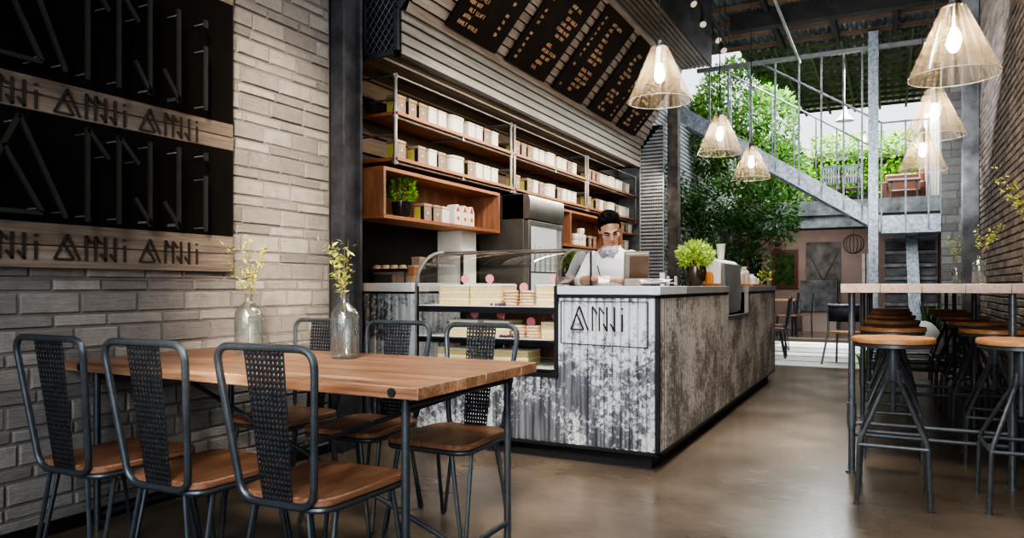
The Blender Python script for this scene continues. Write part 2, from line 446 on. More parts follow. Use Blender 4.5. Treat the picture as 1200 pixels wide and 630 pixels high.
# bar recess walls
wb = struct(MB().box((-4.05,3.86,0), (-3.85,11.2,5.05)).build('wall_bar', M['dark']))
g = MB(); z = 1.9
while z < 3.3:
    g.rnd(); g.add([(-3.848,4.1,z),(-3.848,11.1,z),(-3.848,11.1,z+.15),(-3.848,4.1,z+.15),(-3.80,4.1,z+.004),(-3.80,11.1,z+.004),(-3.828,11.1,z+.146),(-3.828,4.1,z+.146)],
        [(4,5,6,7),(0,1,5,4),(7,6,2,3),(0,4,7,3),(1,2,6,5)]); z += .152
g.build('plank_lining', M['plank_dark'], wb)
struct(MB().box((-3.9,3.86,0), (-3.37,4.06,5.05)).build('wall_return', M['dark']))
# steel H column at the end of the brick wall
g = MB()
g.box((-3.355,3.83,0), (-3.247,3.855,5.05)).box((-3.355,4.01,0), (-3.247,4.035,5.05)).box((-3.32,3.855,0), (-3.285,4.01,5.05))
tag(g.build('steel_column', M['ironblue'], bevel=.003), 'dark blue-grey steel H column ending the grey brick wall beside the bar', 'column')

# roof: corrugated sheet with purlins, open above the courtyard tree
def corr_sheet(mb, x0, x1, y0, y1, z, pitch=.13, amp=.022):
    n = int((x1-x0)/pitch*4)
    xs = [x0 + (x1-x0)*i/n for i in range(n+1)]
    vs = []; 
    for y in (y0, y1):
        for i, x in enumerate(xs): vs.append((x, y, z + amp*(0, 1, 1, 0)[i % 4]))
    mb.add(vs, [(i, i+1, n+2+i, n+1+i) for i in range(n)])
g = MB(); corr_sheet(g, -4.1, 1.3, -2.4, 12.75, 5.10)
struct(g.build('ceiling', M['roof'], ang=10))
g = MB(); corr_sheet(g, -2.25, 1.3, 12.75, 18.0, 5.10)
struct(g.build('ceiling_courtyard', M['roof'], ang=10))
k = 1
for i in range(18):
    y = 3.2 + i*.62
    if y > 12.6: break
    g = MB(); g.box((-4.05,y,5.03), (1.0,y+.07,5.09)); 
    struct(g.build('trim_%d' % k, M['purlin'])); k += 1
for y in (6.0, 8.4, 10.8):
    struct(MB().box((-2.04,y,4.78), (1.0,y+.16,5.03)).build('trim_%d' % k, M['beam'])); k += 1
for x in (-1.55, -.75, .05, .75):
    struct(MB().box((x,3,4.93), (x+.06,12.6,5.03)).build('trim_%d' % k, M['beam'])); k += 1
for i in range(11):
    y = 12.95 + i*.48
    struct(MB().box((-2.25,y,5.03), (1.2,y+.045,5.09)).build('trim_%d' % k, M['purlin_g'])); k += 1
for x in (-2.2, -1.7, -1.2, -.7, -.2, .3):
    struct(MB().box((x,12.7,5.0), (x+.045,18,5.05)).build('trim_%d' % k, M['purlin_g'])); k += 1
# thin service pipe running along under the roof
tag(MB().tube([(-1.28,3,4.72),(-1.28,12.6,4.72)], .022).build('service_pipe', M['pipe']), 'long thin pipe running under the dark roof beams', 'pipe')

# courtyard ground, back room
struct(MB().box((-4,10.9,-.12), (1.3,20,-.02)).build('floor_courtyard', M['gap']))
i = 0
for n_, (y, w) in enumerate(((10.98,.62),(11.72,.66),(12.5,.7),(13.32,.72),(14.16,.76),(15.04,.66))):
    tag(MB().box((-3.1,y,-.03), (-.25-.02*n_,y+w,.004)).build('paving_slab', M['pave'], bevel=.004),
        ('pale courtyard paving slab beside the bar floor', 'pale paving slab, second from the bar floor', 'pale paving slab, third from the bar floor', 'pale paving slab, third from the back step', 'pale paving slab, second from the back step', 'pale paving slab touching the back room step')[n_], 'paving slab', 'courtyard paving slabs')
struct(MB().box((-4,15.9,-.02), (1.3,21,.05)).build('floor_back', M['floor']))
struct(MB().box((-4,19.5,0), (1.3,19.7,2.5)).build('wall_back', M['pinkwall']))
struct(MB().box((-4,19.7,2.5), (1.3,19.9,4.35)).build('wall_terrace', M['block']))
struct(MB().box((-4.05,11.2,0), (-3.45,19.6,4.6)).build('wall_courtyard', M['siding']))
g = MB()
for i in range(60): g.box((-3.45,11.2,.3+i*.075), (-3.43,16.9,.3+i*.075+.05))
g.build('slats', M['siding'], bpy.data.objects['wall_courtyard'])
struct(MB().box((1.0,12.75,0), (1.3,19.6,5.05)).build('wall_right_courtyard', M['block']))
# mezzanine slab + front beam
struct(MB().box((-3.45,17,2.66), (1.0,19.7,2.80)).build('floor_mezzanine', M['concrete']))
struct(MB().box((-3.45,16.9,2.36), (1.0,17,2.52)).box((-3.45,16.92,2.52),(1.0,17,2.62)).box((-3.45,16.86,2.62), (1.0,17,2.93)).build('trim_90', M['concrete'], bevel=.006))
# brick pier and steel column on the right
g = MB(); bricks(g, .684, .952, 0, 5.02, (.12,), .26, lambda x, z, d: (x, 12.52-d, z), .012, .006)
p = struct(MB().box((.684,12.51,0), (.99,12.74,5.02)).build('wall_pier', M['mortar'])); g.build('blockwork', M['block'], p, 30)
g = MB(); g.box((.82,10.75,0), (.995,10.77,5.02)).box((.89,10.77,0), (.915,10.92,5.02)).box((.82,10.92,0), (.995,10.94,5.02))
tag(g.build('steel_column', M['concrete'], bevel=.003), 'mottled grey steel column against the brown brick wall on the right', 'column')

# ------------------------------------------------------------------ logo
LOGO = [  # (letter, (x0,y0), (x1,y1)) height 1, width 2.32
 (0,(.40,1.0),(0,.04)), (0,(.40,1.0),(.80,.02)), (0,(.27,.69),(.59,.06)), (0,(.02,.05),(.59,.05)),
 (1,(1.0,0),(1.0,1.0)), (1,(1.0,.99),(1.21,.70)),
 (2,(1.31,0),(1.31,.98)), (2,(1.31,.97),(1.52,.70)),
 (3,(1.645,0),(1.645,.98)), (3,(1.48,.31),(1.66,.02)),
 (4,(1.98,0),(1.98,.98)), (4,(1.80,.31),(2.0,.01)),
 (5,(2.32,0),(2.32,.69)), (5,(2.32,.87),(2.32,.95))]

# wall sign
sg = thing('wall_sign', 'large black and weathered-wood wall sign with rune lettering on the grey brick wall', 'sign', (-3.34,1.0,1.2))
def sl(y, z, x=0): return (x+3.34-3.34, y-1.0, z-1.2)
def signbox(x0, y0, z0, x1, y1, z1): return MB().box((x0+3.34, y0-1, z0-1.2), (x1+3.34, y1-1, z1-1.2))
Y0s, Y1s = -.6, 2.97
for z0, z1 in ((1.20,1.40),(1.885,2.035),(2.71,2.92)):
    g = signbox(-3.34,Y0s,z0,-3.312,Y1s,(z0+z1)/2-.002); g.rnd(); g.box((0,Y0s-1,(z0+z1)/2+.001-1.2), (.026,Y1s-1,z1-1.2))
    g.build('wood_plank', M['plank_pale'], sg, bevel=.003)
for z0, z1 in ((1.40,1.885),(2.035,2.71),(2.92,3.4)):
    signbox(-3.34,Y0s,z0,-3.318,Y1s,z1).build('dark_panel', M['sign_black'], sg)
for (zb, h) in ((1.412,.425),(2.055,.49)):
    for L in range(6):
        for sh in (0, -1.55):
            g = MB(); pegs = MB()
            for l, a, b in LOGO:
                if l != L: continue
                ya, yb = 2.066-.49+a[0]*.489+sh, 2.066-.49+b[0]*.489+sh
                A = V((.110, ya-1, zb+a[1]*h-1.2)); B = V((.110, yb-1, zb+b[1]*h-1.2))
                if l == 5 and a[1] > .8: g.obox((.110, ya-1, zb+.93*h-1.2), (.014,.021,.04))
                else: g.bar(A, B, .019, .014, (1,0,0))
                n_ = 2
                for q in ((.06, .94) if (b[1]-a[1])**2 > .3 else (.9,)):
                    P = A.lerp(B, q); pegs.tube([(.02, P.y, P.z), (P.x, P.y, P.z)], .0035, 5)
            o = g.build('raised_letter', M['sign_letter'], sg); pegs.build('peg', M['galv_d'], o)
for zb, h in ((1.236,.118),(1.893,.118),(2.755,.118)):
    for ys in (.291, .709, 1.127, 1.545, 1.963, 2.381):
        g = MB()
        for l, a, b in LOGO:
            A = (.031, ys+a[0]*.1457-1, zb+a[1]*h-1.2); B = (.031, ys+b[0]*.1457-1, zb+b[1]*h-1.2)
            g.bar(A, B, .009, .010, (1,0,0))
        g.build('small_lettering', M['carved'], sg)

# ------------------------------------------------------------------ dining table
tb = thing('dining_table', 'long wooden dining table on steel tube legs against the grey brick wall', 'table', (-2.37,2.495,0))
TX0, TX1, TY0, TY1 = -.975, .97, -.465, .465
g = MB(); n = 6
for i in range(n):
    y0 = TY0 + (TY1-TY0)*i/n; y1 = TY0 + (TY1-TY0)*(i+1)/n
    xs = [TX0] + ([TX1] if i in (0, 5) else [R.uniform(-.4,.4), TX1])
    for a, b in zip(xs, xs[1:]):
        g.rnd(); g.box((a+.0006,y0+.0006,.735), (b-.0006,y1-.0006,.78))
g.build('tabletop', M['table'], tb, bevel=.004)
for x in (-.86, .862):
    for y in (-.385, .385):
        MB().tube([(x,y,0),(x,y,.735)], .0155, 12).build('leg', M['steel_chair'], tb)
    MB().tube([(x,-.385,.70),(x,.385,.70)], .012).build('top_rail', M['steel_chair'], tb)
    MB().tube([(x,-.385,.07),(x,.385,.07)], .012).build('foot_rail', M['steel_chair'], tb)
MB().tube([(-.86,0,.70),(.862,0,.075)], .011).build('diagonal_brace', M['steel_chair'], tb)
MB().tube([(-.86,.03,.075),(.862,.03,.70)], .011).build('diagonal_brace', M['steel_chair'], tb)
for y, sy in ((TY0, -1), (TY1, 1)):
    for x in (-.86, .862):
        MB().tube([(x,y,.757),(x,y+sy*.006,.757)], .016, 14).build('bolt', M['black'], tb)

# ------------------------------------------------------------------ dining chair
def rounded(poly, r, n=5):
    return [(p.x, p.y) for p in fillet([(x, y, 0) for x, y in poly], r, n, True)]
def perforated(b0, b1, w0, w1, nx, ny):
    # sheet between bottom centre b0 and top centre b1 (half widths), square holes
    g = MB(); b0 = V(b0); b1 = V(b1)
    def cuts(n, sol): 
        c = [0.]; p = 1/(n+ (sol/(1-sol)) if False else n)
        for i in range(n): c += [(i+.5-.22)*p, (i+.5+.22)*p]
        return c+[1.]
    cx, cy = cuts(nx, .4), cuts(ny, .4)
    P = []
    for v in cy:
        c = b0.lerp(b1, v); w = w0 + (w1-w0)*v
        for u in cx: P.append((c.x + (2*u-1)*w, c.y, c.z))
    W = len(cx); fs = []
    for j in range(len(cy)-1):
        for i in range(W-1):
            if i % 2 == 1 and j % 2 == 1: continue
            fs.append((j*W+i, j*W+i+1, (j+1)*W+i+1, (j+1)*W+i))
    g.add(P, fs); return g
def make_chair(label, loc, rz, group):
    c = thing('dining_chair', label, 'chair', loc, rz, group)
    plan = rounded([(-.185,-.22),(.185,-.22),(.215,.22),(-.215,.22)], .075)
    g = MB()
    for i in range(4):
        pass
    g.prism(plan, lambda a, b, h: (a, b, h), .432, .458); g.build('seat', M['seat'], c, bevel=.005)
    MB().tube([(a*.97, b*.97, .421) for a, b in plan], .0105, 8, closed=True).build('seat_frame', M['steel_chair'], c)
    bl, tl = V((-.147,-.222,.428)), V((-.203,-.285,.93)); br, tr = V((.147,-.222,.428)), V((.203,-.285,.93))
    MB().tube(fillet([bl, tl, tr, br], .065, 6, True), .0125, 10, closed=True).build('back_frame', M['steel_chair'], c)
    perforated((0,-.219,.425), (0,-.284,.928), .061, .082, 9, 28).build('backrest', M['panel_perf'], c, solid=.003)
    for sx in (-1, 1):
        for sy in (-1, 1):
            x = .165 if sy < 0 else .19
            a = V((sx*(x-.055), sy*.205, .415)); b = V((sx*x, sy*.135, .415)); f = V((sx*(x+.015), sy*.235, .009))
            f2 = f + V((sx*.0, -sy*.02, 0))
            MB().tube(fillet([a, f, f2, b], .02, 4), .0085, 8).build('leg', M['steel_chair'], c)
    return c
CL = 'metal chair with slatted wood seat and perforated back, '
ch = make_chair('nearest metal chair with wood seat, backing onto the viewer at the table', (-1.735,1.945,0), math.radians(2), 'dining chairs at the long table')
dup(ch, 'metal wood-seat chair, middle of the near row with backs to us', (-2.24,1.90,0), math.radians(1.5))
dup(ch, 'metal wood-seat chair, leftmost of the near row by brick wall', (-2.745,1.885,0), math.radians(1))
dup(ch, 'far-side metal chair at the table end closest to the counter', (-1.765,2.815,0), PI)
dup(ch, 'far-side metal chair, middle of the row across the table', (-2.27,2.835,0), PI+.02)
dup(ch, 'far-side metal chair partly behind the right glass bottle vase', (-2.80,2.85,0), PI)

# ------------------------------------------------------------------ vases with sprigs
def make_vase(label, loc, scale=1, group=None):
    v = thing('bottle_vase', label, 'vase', loc, 0, group, scale)
    prof = [(.0,.004),(.06,.004),(.067,.012),(.068,.19),(.064,.215),(.045,.24),(.024,.258),(.019,.265),(.019,.29),(.023,.294),(.023,.303),(.018,.303),
            (.015,.29),(.015,.265),(.020,.255),(.042,.236),(.060,.213),(.064,.19),(.063,.016),(.056,.010),(0,.010)]
    MB().lathe(prof, 28, cap=False).build('bottle', M['vase'], v, 50)
    g = MB().lathe([(.05,.234),(.066,.216),(.067,.205),(.065,.205),(.062,.213),(.046,.232)], 28, cap=False).build('shoulder_band', M['tinlid'], v, 50) if False else None
    return v
def make_sprig(label, loc, seed, spread=.10, h=.28, group=None, lean=(0,0), nb=5):
    rr = random.Random(seed); s = thing('leafy_sprig', label, 'sprig', loc, 0, group)
    st = MB(); lf = MB()
    for b in range(nb):
        a = rr.random()*2*PI; sp = spread*rr.uniform(.3,1.); hh = h*rr.uniform(.75,1.05)
        pts = []
        for i in range(7):
            t = i/6
            k = max(0, t-.4)/.6
            pts.append(V((math.cos(a)*sp*k**1.3 + lean[0]*k + (rr.random()-.5)*.006, math.sin(a)*sp*k**1.3 + lean[1]*k, .02+(.30+hh-.02)*t)))
        for p in pts:
            pass
        # keep inside the neck
        st.tube(pts, [.0025]*4+[.0018,.0014,.001], 5)
        for i in range(28):
            t = rr.uniform(.58,1.0); q = t*6; i0 = min(5, int(q)); p = pts[i0].lerp(pts[i0+1], q-i0)
            d = V((rr.uniform(-1,1), rr.uniform(-1,1), rr.uniform(-.5,.9)))
            off = V((rr.uniform(-1,1), rr.uniform(-1,1), rr.uniform(-1,1)))*.022
            lf.leaf(p+off, d, (rr.uniform(-1,1), rr.uniform(-1,1), 1), rr.uniform(.020,.038), rr.uniform(.011,.018))
    st.build('stems', M['twig'], s); lf.build('leaves', M['leaf_y'], s, 180)
    return s
vz = make_vase('clear glass bottle vase on the table, close to the brick wall', (-2.83,2.63,.78), 1, 'bottle vases on the dining table')
dup(vz, 'clear glass bottle vase on the table, right-hand of two', (-2.27,2.69,.78))
make_sprig('yellow-green leafy sprig standing in the left table vase', (-2.83,2.63,.785), 3, .115, .25)
make_sprig('yellow-green leafy sprig in the right table vase before the steel column', (-2.27,2.69,.785), 5, .115, .25)

# ------------------------------------------------------------------ counter
ct = thing('service_counter', 'long bar counter clad in flaked corrugated metal with a grey slab top', 'counter', (-1.6,4.6,0))
def LC(p): return (p[0]+1.6, p[1]-4.6, p[2])
class CB(MB):
    def box(s, a, b): return MB.box(s, LC(a), LC(b))
XR, YF, YB = -1.23, 4.31, 9.30
# core
g = CB(); g.box((-2.99,YF+.03,.10), (XR-.03,4.94,.525)).box((-1.88,YF+.03,.525), (XR-.03,4.94,1.06)).box((-1.60,4.94,.10), (XR-.03,6.45,1.06)).box((-1.60,7.40,.10), (XR-.03,YB-.02,1.06)).box((-1.60,6.45,.10), (XR-.03,7.40,.86))
g.build('carcass', M['black'], ct)
g = CB(); g.box((-2.95,YF+.055,0), (XR-.06,4.9,.10)).box((-1.55,4.9,0), (XR-.06,YB-.1,.10)); g.build('plinth', M['black'], ct)
def corrug(mb, fn, u0, u1, z0, z1, pitch=.056, depth=.018):
    # vertical trapezoid ribs; fn(u, z, d)
    n = max(1, round((u1-u0)/pitch)); p = (u1-u0)/n
    us = []
    for i in range(n):
        for f, d in ((0,0),(.30,0),(.42,1),(.86,1),(.98,0)): us.append((u0+(i+f)*p, d*depth))
    us.append((u1, 0))
    vs = [fn(u, z, d) for z in (z0, z1) for u, d in us]; W = len(us)
    mb.add(vs, [(i, i+1, W+i+1, W+i) for i in range(W-1)])
g = MB(); F = lambda u, z, d: LC((u, YF+.016-d, z))
corrug(g, F, -2.995, -1.90, .115, .53); corrug(g, F, -1.90, XR-.02, .115, 1.045)
g.build('front_cladding', M['clad_front'], ct, 20)
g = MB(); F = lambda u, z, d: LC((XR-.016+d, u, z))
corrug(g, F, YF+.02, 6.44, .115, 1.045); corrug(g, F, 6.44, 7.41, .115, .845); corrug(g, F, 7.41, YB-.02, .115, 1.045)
g.build('side_cladding', M['clad_shaded'], ct, 20)
g = CB()
for a in (((-3.0,YF-.004,.092),(XR+.004,YF+.03,.115)), ((-1.905,YF-.004,1.045),(XR+.004,YF+.03,1.066)), ((XR-.022,YF-.004,.1),(XR+.004,YF+.022,1.06)),
          ((XR-.03,YF,.092),(XR+.004,YB,.115)), ((XR-.03,YF,1.045),(XR+.004,6.44,1.066)), ((XR-.03,7.41,1.045),(XR+.004,YB,1.066)), ((XR-.022,YB-.02,.1),(XR+.004,YB+.004,1.06))): g.box(*a)
g.build('frame_edging', M['black'], ct, bevel=.002)
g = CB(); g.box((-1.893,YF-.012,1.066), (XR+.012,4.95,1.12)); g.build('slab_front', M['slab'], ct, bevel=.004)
g = CB(); g.box((-1.60,4.951,1.066), (XR+.012,6.43,1.12)).box((-1.60,6.43,1.066), (-1.50,7.42,1.12)).box((-1.60,7.42,1.066), (XR+.012,YB+.012,1.12)); g.build('slab_side', M['slab_shaded'], ct, bevel=.003)
g = CB(); g.box((-1.50,6.43,.845), (XR+.008,6.45,1.12)).box((-1.50,7.40,.845), (XR+.008,7.42,1.12)).box((-1.50,6.43,.83), (XR+.008,7.42,.86)); g.build('notch_lining', M['ss'], ct)
# logo panel engraved frame
g = MB()
for l, a, b in LOGO:
    A = LC((-1.80+a[0]*.1255*1.17, YF-.003, .838+a[1]*.155)); B = LC((-1.80+b[0]*.1255*1.17, YF-.003, .838+b[1]*.155))
    g.bar(A, B, .0085, .008, (0,1,0))
g.build('rune_lettering', M['carved'], ct)
g = MB(); q = [(-1.868,.755),(-1.298,.745),(-1.298,1.022),(-1.868,1.024)]
for i in range(4):
    a, b = q[i], q[(i+1)%4]; g.bar(LC((a[0],YF-.002,a[1])), LC((b[0],YF-.002,b[1])), .006, .006, (0,1,0))
g.build('logo_frame', M['carved'], ct)

# ------------------------------------------------------------------ display case
dc = thing('display_case', 'curved glass pastry display case with white shelves built into the counter front', 'display case', (-2.45,4.62,.53))
def LD(p): return (p[0]+2.45, p[1]-4.62, p[2]-.53)
X0, X1 = -2.995, -1.90
prof = [(4.312,.545),(4.312,1.12)] + [(4.312+.35*(1-math.cos(t)), 1.12+.25*math.sin(t)) for t in [PI/2*i/9 for i in range(1,10)]] + [(4.94,1.372)]
g = MB(); n = len(prof)
g.add([LD((x, y, z)) for x in (X0+.01, X1-.01) for y, z in prof], [(i, i+1, n+i+1, n+i) for i in range(n-1)])
g.build('curved_front_glass', M['glass'], dc, 60)
for x in (X0+.006, X1-.006):
    g = MB(); pp = prof + [(4.94,.545)]
    g.add([LD((x, y, z)) for y, z in pp], [tuple(range(len(pp)))]); g.build('end_glass', M['glass'], dc)
    g = MB(); g.tube([LD((x, y, z)) for y, z in prof], .008 if x > -2 else .013, 6); g.build('curved_edge_trim', M['pipe'] if x < -2 else M['ss'], dc)
g = MB(); g.tube([LD((X0,4.66,1.372)), LD((X1,4.66,1.372))], .006, 6).tube([LD((X0,4.94,1.372)), LD((X1,4.94,1.372))], .008, 6); g.build('top_rail', M['ss'], dc)
g = MB()
for a, b in (((X0,4.305,.53),(X1,4.33,.556)), ((X0,4.305,.53),(X0+.02,4.325,1.12)), ((X1-.016,4.303,.53),(X1+.006,4.325,1.12)), ):
    g.box(LD(a), LD(b))
g.build('frame', M['black'], dc)
for a, b in (((X0,4.92,.53),(X0+.02,4.94,1.37)), ((X1-.012,4.928,.53),(X1,4.94,1.37))): MB().box(LD(a), LD(b)).build('rear_post', M['black'], dc)
for z in (.985, .772, .585):
    g = MB(); g.box(LD((X0+.02,4.32,z-.012)), LD((X1-.02,4.92,z))); o = g.build('shelf', M['white'], dc)
    g = MB(); g.box(LD((X0+.02,4.312,z-.045)), LD((X1-.014,4.328,z-.004))); g.build('shelf_edge', M['black'], o)
g = MB(); g.box(LD((X0+.02,4.93,.545)), LD((-2.62,4.936,1.0))); g.build('back_panel', M['ss_dark'], dc)
g = MB(); g.box(LD((-2.61,4.93,.59)), LD((X1-.02,4.936,.93))); g.build('back_panel', M['shelf'], dc)

def make_cake(label, x0, x1, y0, y1, z, h, n, group='cakes in the display case'):
    c = thing('layer_cake', label, 'cake', ((x0+x1)/2, (y0+y1)/2, z), 0, group); w, d = (x1-x0)/2, (y1-y0)/2
    for i in range(n):
        a = h*i/n; b = h*(i+1)/n
        MB().box((-w,-d,a), (w,d,a+(b-a)*.74)).build('sponge_layer', M['sponge'], c, bevel=.003)
        MB().box((-w-.003,-d-.003,a+(b-a)*.74), (w+.003,d+.003,b)).build('cream_layer', M['cream'], c, bevel=.004)
    return c
make_cake('three-layer cream cake at the left of the display top shelf', -2.865, -2.62, 4.42, 4.66, .985, .145, 3)
make_cake('three-layer cream cake second from left on the top shelf', -2.61, -2.365, 4.42, 4.66, .985, .145, 3)
make_cake('small cream cake at the right end of the top shelf', -2.115, -1.96, 4.46, 4.66, .985, .145, 3)
make_cake('cream cake left on the middle display shelf behind a chair back', -2.78, -2.55, 4.42, 4.62, .772, .11, 2)
make_cake('cream cake centre on the middle display shelf', -2.50, -2.30, 4.42, 4.62, .772, .11, 2)
make_cake('cream cake at the right end of the middle display shelf', -2.06, -1.945, 4.42, 4.62, .772, .11, 2)
make_cake('cream cake left on the lowest display shelf', -2.88, -2.62, 4.42, 4.62, .585, .10, 2)
make_cake('cream cake right on the lowest display shelf', -2.42, -2.16, 4.42, 4.62, .585, .10, 2)
def make_stack(label, x, y, z, n, r=.055):
    s = thing('pancake_stack', label, 'pancake stack', (x, y, z), 0, 'pancake stacks in the display case')
    for i in range(n):
        zz = i*.021
        MB().lathe([(.0,zz),(r*.9,zz),(r,zz+.005),(r,zz+.010),(r*.9,zz+.014),(0,zz+.014)], 18, (R.uniform(-.004,.004),0,0), False).build('pancake', M['pancake'], s, 60)
        MB().lathe([(.0,zz+.014),(r*.92,zz+.014),(r*.92,zz+.021),(0,zz+.021)], 18, cap=False).build('cream', M['cream'], s, 60)
    return s
for lab, x, y, z, n in (('stack of cream-filled pancakes left of two on the top shelf', -2.285, 4.42, .985, 5), ('stack of cream-filled pancakes nearest the small top-shelf cake', -2.165, 4.42, .985, 5),
                  ('cream-filled pancakes on the middle shelf, left stack', -2.225, 4.42, .772, 4), ('cream-filled pancakes on the middle shelf, right stack', -2.115, 4.42, .772, 4)):
    make_stack(lab, x, y, z, n)
for lab, x, z in (('scatter of dark berries before the top-shelf pancakes', -2.36, .985), ('scatter of dark berries on the middle display shelf', -2.30, .772)):
    g = MB()
    for i in range(9): g.ell((R.uniform(-.06,.06), R.uniform(-.02,.02), .010), (.010,.010,.010), seg=8, rings=6)
    tag(g.build('berries', M['berry'], loc=(x,4.365,z)), lab, 'berries')['kind'] = 'stuff'
def make_tag(label, loc):
    c = thing('price_card', label, 'card', loc, 0, 'pink scalloped cards in the display case')
    pts = []
    for i in range(40):
        a = 2*PI*i/40; r = .030+.004*abs(math.sin(a*4)); pts.append((r*math.cos(a)*1.0, .042+r*.95*math.sin(a)))
    MB().prism(pts, lambda a, b, h: (a, h, b), -.002, .002).build('card', M['pink'], c)
    MB().tube([(0,.003,0),(0,.003,.02)], .0025, 5).build('pick', M['white'], c)
    return c
for lab, x, y, z in (('pink scalloped card on the leftmost top-shelf cake', -2.735, 4.56, 1.13), ('pink scalloped card on the second top-shelf cake', -2.53, 4.56, 1.13), ('pink scalloped card over the top-shelf pancakes', -2.23, 4.50, 1.07),
                  ('pink scalloped card on the small right top-shelf cake', -2.03, 4.56, 1.13), ('pink scalloped card on the left middle-shelf cake', -2.63, 4.52, .882), ('pink scalloped card on the centre middle-shelf cake', -2.42, 4.52, .882),
                  ('pink scalloped card over the middle-shelf pancakes', -2.17, 4.49, .835), ('pink scalloped card on the right middle-shelf cake', -2.0, 4.52, .882), ('pink scalloped card on the left lowest-shelf cake', -2.80, 4.52, .685), ('pink scalloped card on the right lowest-shelf cake', -2.33, 4.52, .685)):
    make_tag(lab, (x, y, z))

# ------------------------------------------------------------------ back counter and goods on it
bc = thing('back_counter', 'back counter of pale flaked corrugated metal with white top, left of the display', 'counter', (-3.57,5.6,0))
MB().box((-.26,-.83,.08), (.22,.93,1.07)).build('carcass', M['black'], bc)
g = MB(); corrug(g, lambda u, z, d: (u, -.834-d, z), -.265, .235, .08, 1.06, .075, .018); corrug(g, lambda u, z, d: (.222+d, u, z), -.84, .93, .08, 1.06, .075, .018)
g.build('corrugated_cladding', M['clad_front'], bc, 20)
MB().box((-.27,-.86,1.075), (.245,.93,1.145)).build('slab_top', M['white'], bc, bevel=.004)
rk = thing('counter_rack', 'small black rack standing on the back counter end', 'rack', (-3.6,4.95,1.145))
g = MB().box((-.2,-.16,.10), (.17,.16,.115)); g.build('shelf', M['black'], rk)
for x in (-.195, .165):
    for y in (-.155, .155): MB().tube([(x,y,0),(x,y,.10)], .006, 6).build('leg', M['black'], rk)
def cup(label, loc, r=.035, h=.07, mat='tinlid', group=None, name='cup'):
    o = MB().lathe([(.0,0),(r*.72,0),(r,h),(r*.92,h),(r*.66,.006),(0,.006)], 16, cap=False).build(name, M[mat], ang=50, loc=loc)
    return tag(o, label, 'cup', group)
for i, s_ in enumerate(('leftmost', 'second', 'third', 'rightmost')):
    c = cup('upturned stoneware bowl on the black counter rack, %s of four' % s_, (-3.76+i*.085, 4.86, 1.26+.032), .04, .032, 'kraft_lid', 'bowls on the counter rack', 'bowl'); c.rotation_euler = (PI,0,0)
def cbox(label, x0, x1, y0, y1, z0, z1, mat, cat='box', group=None):
    c = thing('carton', label, cat, ((x0+x1)/2, (y0+y1)/2, z0), 0, group)
    w, d, h = (x1-x0)/2, (y1-y0)/2, z1-z0
    MB().box((-w,-d,0), (w,d,h*.8)).build('body', M[mat], c, bevel=.003)
    MB().box((-w-.002,-d-.002,h*.8), (w+.002,d+.002,h)).build('lid', M['kraft_lid'], c, bevel=.003)
    return c
cbox('kraft carton on top of the black counter rack', -3.50, -3.42, 4.98, 5.06, 1.26, 1.36, 'kraft')
cbox('wide kraft carton underneath the black counter rack', -3.58, -3.45, 4.82, 4.95, 1.145, 1.235, 'kraft')
cbox('dark glass-fronted tin underneath the rack at left', -3.79, -3.61, 4.85, 4.98, 1.145, 1.235, 'ss_dark')
cbox('lower kraft carton at the back counter corner', -3.41, -3.35, 4.80, 4.88, 1.145, 1.20, 'kraft')
cbox('upper reddish carton stacked at the back counter corner', -3.41, -3.35, 4.80, 4.88, 1.2, 1.285, 'shelf')
# white square pillar under the wooden box
tag(MB().box((-3.845,5.9,1.146), (-3.575,6.17,1.643)).build('square_pillar', M['white']), 'white square pillar under the wooden box shelf behind the display', 'pillar')

# ------------------------------------------------------------------ wall boxes
def wood_box(label, x0, x1, y0, y1, z0, z1, div=()):
    b = thing('box_shelf', label, 'shelf', (x0, y0, z0)); w, d, h = x1-x0, y1-y0, z1-z0; t_ = .03
    MB().box((0,0,h-t_), (w,d,h)).build('top_board', M['shelf'], b, bevel=.002)
    MB().box((0,0,0), (w,d,t_)).build('bottom_board', M['shelf'], b, bevel=.002)
    for y in (0, d-t_): MB().box((0,y,t_), (w,y+t_,h-t_)).build('side_board', M['shelfbox'], b, bevel=.002)
    for y in div: MB().box((0,y,t_), (w,y+t_*1.2,h-t_)).build('divider', M['shelfbox'], b, bevel=.002)
    g = MB()
    for i in range(int(d/.17)):
        g.rnd(); g.box((0,t_+i*.17,t_), (.012,min(d-t_,t_+i*.17+.168),h-t_))
    g.build('back_board', M['shelfbox'], b)
    return b
wood_box('open wooden box shelf with potted plant, left of the steel fridge', -3.80, -3.45, 4.54, 6.43, 1.645, 2.045)
wood_box('open wooden box shelf behind the barista, right of the fridge', -3.80, -3.45, 7.52, 10.2, 1.60, 2.045, (.72, 2.45))
s3 = thing('corner_shelf', 'two short wooden shelves with jars at the far end of the bar', 'shelf', (-3.62,10.62,1.6))
for z in (.03, .29): MB().box((-.18,-.35,z), (.17,.30,z+.022)).build('shelf_board', M['shelf'], s3, bevel=.002)
MB().box((-.185,-.36,0), (-.165,.31,.5)).build('back_board', M['shelfbox'], s3)

